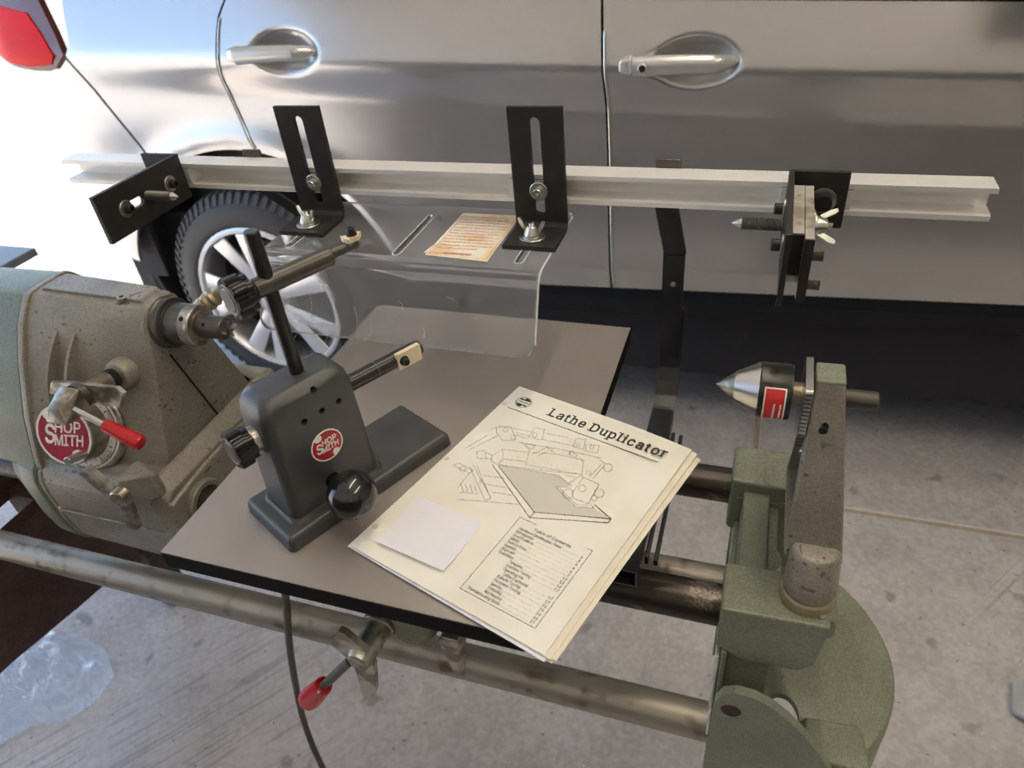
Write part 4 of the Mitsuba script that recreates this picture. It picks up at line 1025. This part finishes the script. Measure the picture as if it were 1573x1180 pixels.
for u_, z in ((.0762, .1395), (.0955, .1165), (.0768, .1165), (.0580, .1160)):
    LP('set_screw', cyl((u_, .026, z), (u_, .0290, z), .0030, 16), 'm_brass' if abs(u_ - .0768) < .0001 else 'm_hole')
# round emblem
sl = (.0165 - .0145) / .118
fn_ = unit(np.cross(eu, unit(ev * sl + Zx)))
emb = part(dt, 'emblem', lathe(loc(.0712, .01565, .0795), fn_, [(-.0006, .0168), (.0001, .0168)], 56), 'm_white_print', False, label='red round emblem')
red_logo(emb, loc(.0712, .01555, .0795), eu, unit(ev * sl + Zx), .0168, slant=.12)
# upright rod, stylus arm, cutter bar
LP('post', lathe((.0777, .045, .135), Zx, [(0, .0064), (.1500, .0064), (.1510, .0056)], 32), 'm_rod_black', 30)
zA = .2385
ar = LP('stylus_arm', lathe((.0640, .045, zA), X, [(0, .0080), (.001, .0088), (.0745, .0088), (.0755, .0080)], 36), 'm_dark_steel', 30)
LP('stylus_rod', cyl((.138, .045, zA + .0010), (.1690, .045, zA + .0010), .0048, 24), 'm_dark_steel', th=ar)
ins = LP('stylus_insert', prism([(-.0070, -.0045), (.0015, -.0065), (.0085, 0), (.0015, .0065), (-.0070, .0045), (-.0085, .0075), (-.0105, 0), (-.0085, -.0075)], (.1665, .045, zA + .0050), X, Y, 0, .0045), 'm_ivory', 25, th=ar, label='ivory stylus insert')
LP('insert_tail', hull([(.158, .0445, zA + .005), (.162, .041, zA + .006), (.162, .049, zA + .006), (.164, .045, zA - .004)], .0008), 'm_ivory', 25, th=ins)
LP('insert_screw', lathe((.1655, .045, zA + .0095), Zx, [(0, .0050), (.0012, .0050), (.0013, .0034), (.0065, .0034), (.0070, .0028), (.0070, .0016), (.005, .0016)], 24), 'm_black_oxide', th=ins)
def lobed_knob(o, d, name, th):
    """Eight-lobed black knob with a stepped hub; o is its front face, d points to its stem."""
    d = unit(d); a, b, _ = frame(d)
    pts = []
    for i in range(96):
        t = i * 2 * math.pi / 96
        r = .0168 + .0021 * math.tanh(2.5 * (math.cos(8 * t) + .45))
        pts.append((r * math.cos(t), r * math.sin(t)))
    body = prism(Polygon(pts), o, a, b, .0012, .0125)
    pts2 = [(p[0] * .86, p[1] * .86) for p in pts]
    k = part(th, name, cat([man(body) + man(prism(Polygon(pts2), o, a, b, .012, .0185)) + man(prism(Polygon([(p[0] * .94, p[1] * .94) for p in pts]), o, a, b, 0, .0014))]), 'm_black_plastic', 25)
    part(k, 'knob_face', lathe(o, -d, [(-.002, .0142), (.0004, .0142), (.0008, .0130), (.0004, .0118), (.0004, .0105), (.0010, .0095), (.0010, .002)], 40), 'm_knob_face', 30)
    return k
lobed_knob(loc(.0425, .045, zA), eu, 'clamp_knob', ar)
LP('knob_stem', cyl((.058, .045, zA), (.066, .045, zA), .0075, 24), 'm_rod_black', th=ar)
zB = .1070
k = lobed_knob(loc(-.0030, .0435, zB), eu, 'clamp_knob', dt)
LP('knob_stem', lathe((.0145, .0435, zB), X, [(0, .0125), (.010, .0125), (.0105, .0115)], 28), 'm_aged_steel', th=k)
cbr = LP('cutter_bar', lathe((.105, .0455, zB), (1, -.06, 0), [(0, .0085), (.068, .0085), (.096, .0085), (.104, .0072)], 32), 'm_rod_black', 30)
LP('bar_ring', ring((.1540, .0425, zB), (1, -.06, 0), [(0, .0083), (.0006, .00865), (.0012, .0083)], 32), 'm_aged_steel', th=cbr)
LP('bar_ring', ring((.1340, .0438, zB), (1, -.06, 0), [(0, .0083), (.0006, .00865), (.0012, .0083)], 32), 'm_hole', th=cbr)
ci = LP('cutter_insert', hull([(.176, .0325, zB + .0095), (.203, .0300, zB + .0095), (.176, .0325, zB - .0085), (.203, .0300, zB - .0075), (.176, .0360, zB + .0095), (.203, .0345, zB + .0095), (.176, .0355, zB - .0085), (.203, .0335, zB - .0075)], .0008), 'm_ivory', 25, th=cbr, label='ivory cutter insert')
LP('insert_screw', lathe((.1825, .0318, zB + .0005), (-.1, -1, 0), [(0, .0052), (.001, .0052), (.0012, .0037), (.0058, .0037), (.0062, .003), (.0062, .0018), (.005, .0018)], 24), 'm_black_oxide', th=ci)
LP('slot_mark', hull([(.1875, .0308, zB + .003), (.191, .0305, zB + .0055), (.1885, .0308, zB + .002), (.192, .0305, zB + .0045), (.19, .0318, zB + .004)]), 'm_hole', th=ci)
bk = LP('ball_knob', lathe((.0636, .0005, .0445), (0, -1, 0), [(-.008, .008), (.0010, .008)] + [(.0235 - .0234 * math.cos(a), .0234 * math.sin(a)) for a in np.linspace(.35, math.pi, 28)], 56), 'm_ball', True, label='glossy black ball knob')
tag(dt, 'dark grey cast duplicator tool with a red emblem and a black ball knob', 'lathe duplicator')

# ------------------------------------------------------------------ the manual and the white note
mn = 'manual'
ma = -.29548234
MO = V(.26463, .31584, 0); mu_, mv = V(math.cos(ma), math.sin(ma), 0), V(math.sin(ma), -math.cos(ma), 0)     # along the top edge, down the page
MW, MH = .2159, .2794
def MP(s, t, z=0): return MO + mu_ * s / 1000 + mv * t / 1000 + V(0, 0, z)
def sheet(s0, s1, t0, t1, z0, z1, rot=0.0, sag=None, n=(14, 18)):
    """A leaf or pad of leaves; sag(s, t) bends it downwards where it has no table below."""
    S, Tt = np.meshgrid(np.linspace(s0, s1, n[0]), np.linspace(t0, t1, n[1]), indexing='ij')
    c, sn = math.cos(rot), math.sin(rot)
    S2, T2 = c * S - sn * Tt, sn * S + c * Tt
    top, bot = [], []
    for s, t in zip(S2.ravel(), T2.ravel()):
        dz = sag(s, t) if sag else 0
        top.append(MP(s, t, z1 + dz)); bot.append(MP(s, t, z0 + dz))
    N = len(top); vs = np.array(top + bot); f = []
    I = lambda i, j: i * n[1] + j
    for i in range(n[0] - 1):
        for j in range(n[1] - 1):
            a, b, c_, d = I(i, j), I(i + 1, j), I(i + 1, j + 1), I(i, j + 1)
            f += [(a, b, c_), (a, c_, d), (N + a, N + c_, N + b), (N + a, N + d, N + c_)]
    edge = [I(i, 0) for i in range(n[0])] + [I(n[0] - 1, j) for j in range(1, n[1])] + [I(i, n[1] - 1) for i in range(n[0] - 2, -1, -1)] + [I(0, j) for j in range(n[1] - 2, 0, -1)]
    for a, b in zip(edge, edge[1:] + edge[:1]):
        f += [(a, N + a, N + b), (a, N + b, b)]
    m = trimesh.Trimesh(vs, np.array(f), process=False)
    if m.volume < 0: m.invert()
    return m
off_ = lambda s, t: max(0, s - 114 - .305 * t)       # how far (mm) past the table's edge
droop = lambda s, t: -.0030 * (off_(s, t) / 80) ** 2
def page_sag(k): return lambda s, t: k * (off_(s, t) / 70) ** 1.5
pages = [(0, 216, 1, 279, .0004, .0012, .000, -.0055), (1, 224, 2, 279, .0014, .0020, .004, -.0040), (0, 221, 1, 280, .0022, .0029, .012, -.0030), (1, 227, 1, 276, .0031, .0037, .006, -.0018), (0, 222, -1, 279, .0039, .0045, .002, -.0010)]
for s0, s1, t0, t1, z0, z1, rot, kk in pages:
    part(mn, 'page', sheet(s0, s1, t0, t1, z0, z1, rot, lambda s, t, kk=kk: droop(s, t) + page_sag(kk)(s, t)), 'm_white_paper' if kk == -.0030 else 'm_page', False)
cz = .0055
cv = part(mn, 'cover', sheet(0, 215.9, 0, 279.4, cz - .0004, cz, 0, droop), 'm_cream_paper', False, label='cream printed front cover')
def on_cover(m):
    m = tm(m).copy(); m = m.subdivide_to_size(.02) if False else m
    v = m.vertices; d = v - MO
    s, t = d @ mu_ * 1000, d @ mv * 1000
    v[:, 2] += np.array([droop(a, b) for a, b in zip(s, t)])
    m.vertices = v; return m
CUP = lambda s, t: MP(s, t, cz)
def print_text(name, s, x, y, h, w=None, bold=False, slant=0., dark='m_ink'):
    part(cv, name, on_cover(text_on(s, CUP(x, y), mu_, -mv, h / 1000, None if w is None else w / 1000, bold, .00005, .00006, slant)), dark, False)
# title in slab-serif letters
def serif_text(word, x, y, h, w):
    ser = {'L': [(.16, 0), (.16, 1), (.80, 0)], 'a': [(.92, 0)], 't': [(.66, 0)], 'h': [(.17, 0), (.80, 0), (.08, 1.03)], 'D': [(.10, 0), (.10, 1)], 'u': [(.08, .73), (.80, .73), (.92, 0)], 'p': [(.10, .73), (.20, -.29)], 'l': [(.5, 0), (.3, 1.03)], 'i': [(.5, 0), (.3, .73)], 'r': [(.22, 0), (.12, .73)], 'c': [], 'o': [], 'e': []}
    ms, cx = [], 0.0
    for ch in word:
        m = meshkit.text_mesh(ch, h / 1000, depth=.00006, bold=True); v = m.vertices.copy(); gw = v[:, 0].max()
        m.vertices = v + [cx, 0, 0]; ms.append(m)
        for fx, fy in ser[ch]:
            sw = h / 1000 * (.46 if ch in 'Llhipr' else .30)
            b = trimesh.creation.box((sw, h / 1000 * .085, .00006)); b.vertices += [cx + fx * gw, fy * h / 1000 + h / 1000 * (.042 if fy <= .0 else -.042), .00003]; ms.append(b)
        cx += gw + h / 1000 * .16
    m = cat(ms); v = m.vertices; v[:, 0] *= w / 1000 / cx
    m.vertices = CUP(x, y) + v[:, :1] * mu_ - v[:, 1:2] * mv + (v[:, 2:] + .00005) * Zx
    return m
part(cv, 'title_word', serif_text('Lathe', 57.3, 29.3, 13.2, 48.5), 'm_ink', False)
part(cv, 'title_word', serif_text('Duplicator', 109.5, 29.8, 13.2, 91.0), 'm_ink', False)
part(cv, 'title_rule', lines_on([[(11, -39), (196.3, -38.4)]], CUP(0, 0), mu_ / 1000, -mv / 1000, 1.0, .05, .06) if False else prism(LineString([(.011, -.0392), (.1963, -.0386)]).buffer(.0005, 1, cap_style=2), CUP(0, 0), mu_, -mv, .00005, .00011), 'm_ink', False)
def mm(poly): return [(a / 1000, -b / 1000) for a, b in poly]
LG = CUP(22.0, 23.2)
part(cv, 'printed_logo', cat([prism(Point(0, 0).buffer(.0094, 24).difference(Point(0, 0).buffer(.0086, 24)), LG, mu_, -mv, .00005, .0001), prism(Point(0, 0).buffer(.0082, 24).difference(sbox(-.02, -.0034, .02, .0034)).difference(Point(-.003, .0072).buffer(.0022)).difference(Point(.003, -.0072).buffer(.0022)), LG, mu_, -mv, .00005, .0001), text_on('SHOPSMITH', LG - mu_ * .0072 + mv * .0012, mu_, -mv, .0026, .0144, True, .00005, .00006)]), 'm_ink', False)
DRAW = [[[52.1,124.7],[126.1,166.0],[126.0,158.0],[58.1,122.7]],[[126.0,158.0],[192.5,128.8],[192.4,134.3],[126.1,166.0]],[[192.5,128.8],[169.9,120.9]],[[59.6,121.9],[119.7,104.3],[139.0,110.6]],[[47.3,100.3],[71.1,91.7],[99.9,79.0],[131.7,72.5]],[[56.6,122.1],[101.4,106.5],[140.6,91.0]],[[25.4,116.5],[32.3,111.1],[41.1,120.8],[32.4,124.3],[25.4,116.5]],[[35.0,112.6],[43.9,113.4],[46.9,117.6],[40.3,119.8]],[[47.3,100.3],[43.9,113.4],[46.9,120.5],[56.6,122.1],[56.7,112.0],[47.3,100.3]],[[56.7,112.0],[79.2,103.6]],[[16.1,83.3],[22.8,70.9]],[[23.5,70.2],[57.4,61.9]],[[71.5,57.2],[98.6,50.5]],[[56.4,82.6],[98.8,70.8],[144.5,61.0]],[[44.0,70.9],[59.9,68.9]],[[75.3,66.5],[109.7,58.8]],[[46.3,74.3],[61.6,72.9]],[[57.5,54.0],[68.5,51.0],[75.8,67.2],[61.2,70.7],[57.5,54.0]],[[106.6,46.9],[115.9,43.8],[121.6,58.6],[109.6,60.3],[106.6,46.9]],[[120.4,49.8],[132.9,45.7],[137.1,56.6],[124.1,59.5],[120.4,49.8]],[[57.9,80.2],[73.0,86.8],[81.9,107.8],[139.2,91.8],[131.5,75.5],[124.0,71.1]],[[11.3,119.9],[20.2,88.8]],[[16.0,120.2],[29.8,85.1]],[[20.8,74.3],[33.1,64.9],[51.7,80.6],[38.9,88.6],[25.7,81.1],[20.8,74.3]],[[79.5,91.9],[87.6,72.6]],[[85.4,91.5],[93.6,72.2]],[[86.8,74.5],[100.9,79.0]],[[147.4,91.2],[148.7,68.5]],[[151.6,92.0],[152.0,69.4]],[[138.7,62.8],[152.3,66.5]],[[144.2,119.3],[142.4,94.1],[160.9,95.4],[164.6,122.7],[149.7,123.8],[144.2,119.3]],[[142.4,94.1],[138.3,93.7],[134.4,109.3]],[[125.3,119.3],[156.6,132.3],[172.2,125.0],[165.0,121.8]],[[125.3,119.3],[139.1,112.4]],[[125.9,117.3],[156.0,129.7],[165.7,124.6]],[[34.0,139.2],[75.7,169.2],[79.3,164.5],[38.5,133.8]],[[33.2,133.9],[78.6,163.6]],[[51.9,143.0],[73.9,134.6]],[[60.5,151.7],[84.2,144.8]],[[74.6,156.8],[95.0,150.3]],[[52.2,181.4],[107.6,157.0]],[[45.9,173.4],[64.6,165.3]],[[40.8,163.0],[50.2,170.9]],[[44.5,160.9],[53.8,168.8]],[[49.6,159.3],[58.8,167.2]],[[53.9,158.1],[61.7,164.3]],[[16.6,146.2],[38.6,146.4],[40.0,141.4],[20.3,139.8],[16.6,146.2]],[[38.6,146.4],[41.5,169.3]],[[125.5,101.0],[135.3,98.1]],[[115.0,67.6],[121.3,69.8],[120.3,73.2],[114.6,73.6],[109.2,67.9]],[[65.6,80.4],[74.7,78.3],[74.5,84.4],[66.2,84.6],[65.6,80.4]],[[160.7,68.1],[161.6,70.9],[161.2,73.6],[159.6,75.4],[157.3,75.8],[154.9,74.7],[153.0,72.5],[152.1,69.6],[152.4,66.9],[154.0,65.2],[156.3,64.7],[158.8,65.8],[160.7,68.1]],[[152.4,106.4],[153.1,108.5],[152.8,110.6],[151.6,112.0],[149.7,112.3],[147.8,111.6],[146.2,109.9],[145.5,107.7],[145.8,105.6],[147.0,104.2],[148.9,103.9],[150.8,104.7],[152.4,106.4]],[[145.6,118.5],[146.7,121.7],[146.3,124.7],[144.5,126.8],[141.7,127.3],[138.8,126.3],[136.4,123.8],[135.3,120.6],[135.7,117.6],[137.6,115.5],[140.3,114.9],[143.3,116.0],[145.6,118.5]],[[170.8,103.2],[171.7,106.2],[171.3,108.9],[169.6,110.8],[167.2,111.3],[164.6,110.3],[162.6,108.0],[161.6,105.1],[162.0,102.3],[163.7,100.4],[166.2,99.9],[168.8,100.9],[170.8,103.2]],[[168.3,112.3],[168.8,114.0],[168.6,115.7],[167.6,116.8],[166.1,117.1],[164.6,116.5],[163.4,115.2],[162.8,113.4],[163.1,111.8],[164.1,110.6],[165.5,110.3],[167.1,111.0],[168.3,112.3]],[[58.5,150.7],[58.9,151.5],[58.9,152.4],[58.4,152.9],[57.5,153.1],[56.6,152.8],[55.9,152.2],[55.5,151.3],[55.5,150.5],[56.1,149.9],[56.9,149.7],[57.8,150.0],[58.5,150.7]],[[31.5,143.4],[32.4,145.2],[32.3,146.9],[31.3,148.1],[29.6,148.5],[27.7,147.9],[26.1,146.5],[25.2,144.7],[25.3,143.0],[26.3,141.8],[28.0,141.5],[29.9,142.1],[31.5,143.4]],[[66.7,63.0],[67.3,64.6],[67.2,66.1],[66.4,67.1],[65.1,67.3],[63.6,66.7],[62.3,65.4],[61.7,63.8],[61.8,62.3],[62.6,61.3],[64.0,61.1],[65.5,61.7],[66.7,63.0]],[[114.2,53.9],[114.7,55.2],[114.5,56.4],[113.8,57.3],[112.7,57.5],[111.5,57.0],[110.6,55.9],[110.1,54.5],[110.2,53.3],[110.9,52.4],[112.0,52.3],[113.2,52.8],[114.2,53.9]],[[34.0,71.8],[34.7,73.4],[34.6,74.8],[33.8,75.8],[32.4,76.1],[30.8,75.5],[29.5,74.2],[28.8,72.6],[28.8,71.1],[29.7,70.1],[31.1,69.9],[32.7,70.5],[34.0,71.8]],[[145.7,85.4],[146.2,86.8],[146.0,88.2],[145.2,89.1],[144.0,89.3],[142.7,88.8],[141.7,87.7],[141.2,86.2],[141.4,84.9],[142.2,84.0],[143.4,83.7],[144.7,84.3],[145.7,85.4]],[[48.5,77.8],[49.2,79.3],[49.1,80.8],[48.3,81.8],[46.9,82.0],[45.4,81.4],[44.1,80.2],[43.4,78.6],[43.5,77.2],[44.3,76.2],[45.7,75.9],[47.2,76.5],[48.5,77.8]],[[129.3,50.7],[129.7,52.1],[129.6,53.3],[128.9,54.1],[127.8,54.3],[126.6,53.8],[125.7,52.7],[125.2,51.4],[125.4,50.1],[126.1,49.3],[127.2,49.1],[128.4,49.7],[129.3,50.7]],[[115.5,67.8],[116.0,69.1],[115.9,70.4],[115.2,71.2],[114.1,71.4],[112.9,70.9],[111.9,69.9],[111.5,68.5],[111.6,67.3],[112.3,66.5],[113.4,66.3],[114.6,66.8],[115.5,67.8]]]
FILL = [(60.3, 122.9), (119.7, 104.3), (137.7, 110.1), (127.2, 119.3), (156.6, 132.3), (172.2, 125.0), (191.3, 129.1), (126.0, 158.0)]
part(cv, 'drawing_tone', prism(Polygon(mm(FILL)), CUP(0, 0), mu_, -mv, .00003, .00008), 'm_ink_grey', False)
part(cv, 'drawing_outline', prism(unary_union([LineString(mm(l)).buffer(.00040, 1, cap_style=2) for l in DRAW[:3]]), CUP(0, 0), mu_, -mv, .00005, .0001), 'm_ink', False)
part(cv, 'drawing', prism(unary_union([LineString(mm(l)).buffer(.00022, 1, cap_style=2) for l in DRAW[3:]]), CUP(0, 0), mu_, -mv, .00005, .0001), 'm_ink', False)
dots = unary_union([Point(a / 1000, -b / 1000).buffer(.00022, 1) for a, b in [(60 + 75 * t + rng.normal(0, 1.0), 110 - 26 * t + q) for t in np.linspace(0.02, .98, 60) for q in rng.uniform(-7, 7, 3)]])
q = part(cv, 'drawing_dots', prism(dots, CUP(0, 0), mu_, -mv, .00005, .0001), 'm_ink', False); tag(q, kind='stuff')
bxp = Polygon(mm([(118.0, 170.0), (196.3, 170.1), (196.5, 263.2), (119.5, 263.8)]))
part(cv, 'contents_frame', on_cover(prism(bxp.exterior.buffer(.00028, join_style=2), CUP(0, 0), mu_, -mv, .00005, .0001)), 'm_ink', False)
print_text('contents_title', 'Table of Contents', 137.6, 177.6, 3.1, 40, True)
TOC = [('Hardware Identification Sheet', '2', 0), ('Introduction', '3', 0), ('Specifications', '3', 0), ('Safety', '4', 0), ('Terms to Know', '6', 0), ('Assembly', '7', 0), ('Alignment', '13', 0), ('Operations', '15', 0), ('Templates', '16', 1), ('Freehand Turning', '17', 1), ('Operating the', '', 1), ('Lathe Duplicator', '17', 2), ('Spindle Turning', '19', 1), ('Faceplate Turning', '21', 1), ('Sanding', '24', 1), ('Finishing', '24', 1), ('Maintenance', '24', 1), ('Troubleshooting Guide', '27', 0)]
for i, (s, n, ind) in enumerate(TOC):
    y = 182.9 + i * 4.58
    x = 124.3 + (15.0, 0)[0] * (ind > 0) + 3.6 * (ind > 1)
    w = len(s) * 1.62
    ms = [text_on(s, CUP(x, y), mu_, -mv, .0030, w / 1000, True, .00005, .00006)]
    if n:
        nx = 192.6 - 1.9 * len(n)
        ms.append(text_on(n, CUP(nx, y), mu_, -mv, .0028, None, True, .00005, .00006))
        d0 = x + w + 1.2
        pts = np.arange(d0, nx - 1, 1.05)
        if len(pts): ms.append(prism(unary_union([sbox(a / 1000, -y / 1000, a / 1000 + .0004, -y / 1000 + .00035) for a in pts]), CUP(0, 0), mu_, -mv, .00005, .00011))
    part(cv, 'contents_line', on_cover(cat(ms)), 'm_ink', False)
for s, t in ((4.2, 36), (4.3, 141), (4.6, 250)):
    part(cv, 'punch_hole', prism(Point(s / 1000, -t / 1000).buffer(.0030, 16), CUP(0, 0), mu_, -mv, .00003, .00009), 'm_ink_grey', False)
tag(mn, 'cream printed manual lying half over the right edge of the worktable', 'manual')

nt = 'paper_note'
nc = [(13.6, 198.8), (92.3, 194.6), (97.0, 258.9), (22.6, 265.4)]
def note():
    n = 12; top, bot = [], []
    for i in range(n):
        for j in range(n):
            a, b = i / (n - 1), j / (n - 1)
            s = (1 - a) * ((1 - b) * nc[0][0] + b * nc[3][0]) + a * ((1 - b) * nc[1][0] + b * nc[2][0])
            t = (1 - a) * ((1 - b) * nc[0][1] + b * nc[3][1]) + a * ((1 - b) * nc[1][1] + b * nc[2][1])
            z = cz + .0004 + .0035 * max(0, b - .35) ** 2 * 2 + .001 * (1 - a) * b
            top.append(MP(s, t, z + .0002)); bot.append(MP(s, t, z))
    N = n * n; f = []; I = lambda i, j: i * n + j
    for i in range(n - 1):
        for j in range(n - 1):
            a, b, c, d = I(i, j), I(i + 1, j), I(i + 1, j + 1), I(i, j + 1)
            f += [(a, b, c), (a, c, d), (N + a, N + c, N + b), (N + a, N + d, N + c)]
    e = [I(i, 0) for i in range(n)] + [I(n - 1, j) for j in range(1, n)] + [I(i, n - 1) for i in range(n - 2, -1, -1)] + [I(0, j) for j in range(n - 2, 0, -1)]
    for a, b in zip(e, e[1:] + e[:1]): f += [(a, N + a, N + b), (a, N + b, b)]
    m = trimesh.Trimesh(np.array(top + bot), np.array(f), process=False)
    if m.volume < 0: m.invert()
    return m
put(nt, note(), 'm_white_paper', 40); tag(nt, 'blank white square note lying on the manual cover', 'paper note')

# ------------------------------------------------------------------ cord, bags, floor things
cp = spline([(.060, .108, -.024), (.040, .102, -.10), (.0193, .10, -.1774), (.0150, .10, -.1964), (-.0077, .10, -.2788), (-.0339, .10, -.3904), (-.0572, .10, -.5157), (-.0658, .10, -.5993), (-.0684, .10, -.6761), (-.062, .11, -.79), (-.03, .15, F + .0065), (.08, .20, F + .006), (.25, .18, F + .006)], 110)
put('power_cord', tube(cp, .0046, 12), 'm_cord', True); tag('power_cord', 'brown power cord hanging from under the worktable down to the floor', 'power cord')

def crumple(outline, h, seed, n=120):
    """A loose crumpled film: a closed cushion over the outline (x, y) with sharp random creases."""
    r2 = np.random.default_rng(seed)
    poly = Polygon(outline).buffer(.012).buffer(-.004)
    x0, y0, x1, y1 = poly.bounds
    dirs = [(r2.uniform(0, 6.28), r2.uniform(9, 40), r2.uniform(0, 9)) for _ in range(10)]
    c = np.array(poly.centroid.coords[0])
    vs, f = [], []
    na, nr = 120, 34
    ext = np.array(poly.exterior.coords)
    L = LineString(ext)
    rim = np.array([L.interpolate(t * L.length).coords[0] for t in np.linspace(0, 1, na, endpoint=False)])
    def crease(p):
        z = 0
        for a, fr, ph in dirs:
            w = .4 * meshkit.noise(np.c_[p * 9 + ph, np.zeros(len(p))], seed)
            q = (p[:, 0] * math.cos(a) + p[:, 1] * math.sin(a)) * fr + ph + w * 2.0
            z = z + np.abs((q % 1) - .5) * 2 / fr * .34
        return z
    for side in (1, 0):
        for k in range(nr + 1):
            t = k / nr
            p = c + (rim - c) * t
            prof = (1 - t ** 2.4)
            z = h * prof * (.55 + .45 * meshkit.noise(np.c_[p * 8, np.full(na, seed)], seed)) + crease(p) * (.15 + .85 * prof) * .55
            vs += list(np.c_[p + (r2.normal(0, .0006, (na, 2)) if 0 < k < nr else 0), F + .0022 + (z if side else .0 * z)])
    for side in (0, 1):
        o = side * (nr + 1) * na
        for k in range(nr):
            for i in range(na):
                j = (i + 1) % na
                q = [o + k * na + i, o + k * na + j, o + (k + 1) * na + j, o + (k + 1) * na + i]
                f += [(q[0], q[2], q[1]), (q[0], q[3], q[2])] if side == 0 else [(q[0], q[1], q[2]), (q[0], q[2], q[3])]
    o = (nr + 1) * na
    for i in range(na):
        j = (i + 1) % na
        a_, b_ = nr * na + i, nr * na + j
        f += [(a_, a_ + o, b_ + o), (a_, b_ + o, b_)]
    return trimesh.Trimesh(np.array(vs), np.array(f), process=False)
put('plastic_bag', crumple([(-1.10, .12), (-1.00, .25), (-.90, .28), (-.80, .26), (-.745, .22), (-.74, .16), (-.77, .11), (-.83, .09), (-.86, .05), (-.90, -.02), (-1.05, -.05)], .085, 3), 'm_bag', 8); tag('plastic_bag', 'crumpled clear plastic bag on the floor below the dark end plate', 'plastic bag')
put('plastic_bag', crumple([(-.95, -.12), (-.86, -.045), (-.76, -.02), (-.66, -.02), (-.60, .01), (-.55, -.03), (-.56, -.12), (-.75, -.2)], .055, 8), 'm_bag', 8); tag('plastic_bag_001', 'smaller flat clear plastic bag at the bottom left corner of the photo', 'plastic bag')
gt = 'side_table'
part(gt, 'top', rbox(-1.95, -1.260, .60, .9, -.222, -.200, .004), 'm_grey_top', 25)
for x, y in ((-1.245 - .035, .80), (-1.9, .80), (-1.9, .64), (-1.285, .64)):
    part(gt, 'leg', cyl((x, y, -.215), (x, y, F), .006, 12), 'm_brass')
tag(gt, 'grey topped side table with thin legs behind the headstock', 'side table')
bw = 'metal_bracket'
part(bw, 'plate', prism(Polygon([(0, -.030), (.03, -.045), (.30, -.05), (.30, .06), (.05, .055), (.012, .03)]).buffer(.006, 5), (1.078, .655, F), X, Y, .012, .020), 'm_galv', 25)
part(bw, 'flange', rbox(1.10, 1.38, .66, .675, F + .001, F + .014, .003), 'm_galv')
tag(bw, 'pale grey metal bracket end on the floor at the right edge', 'metal bracket')
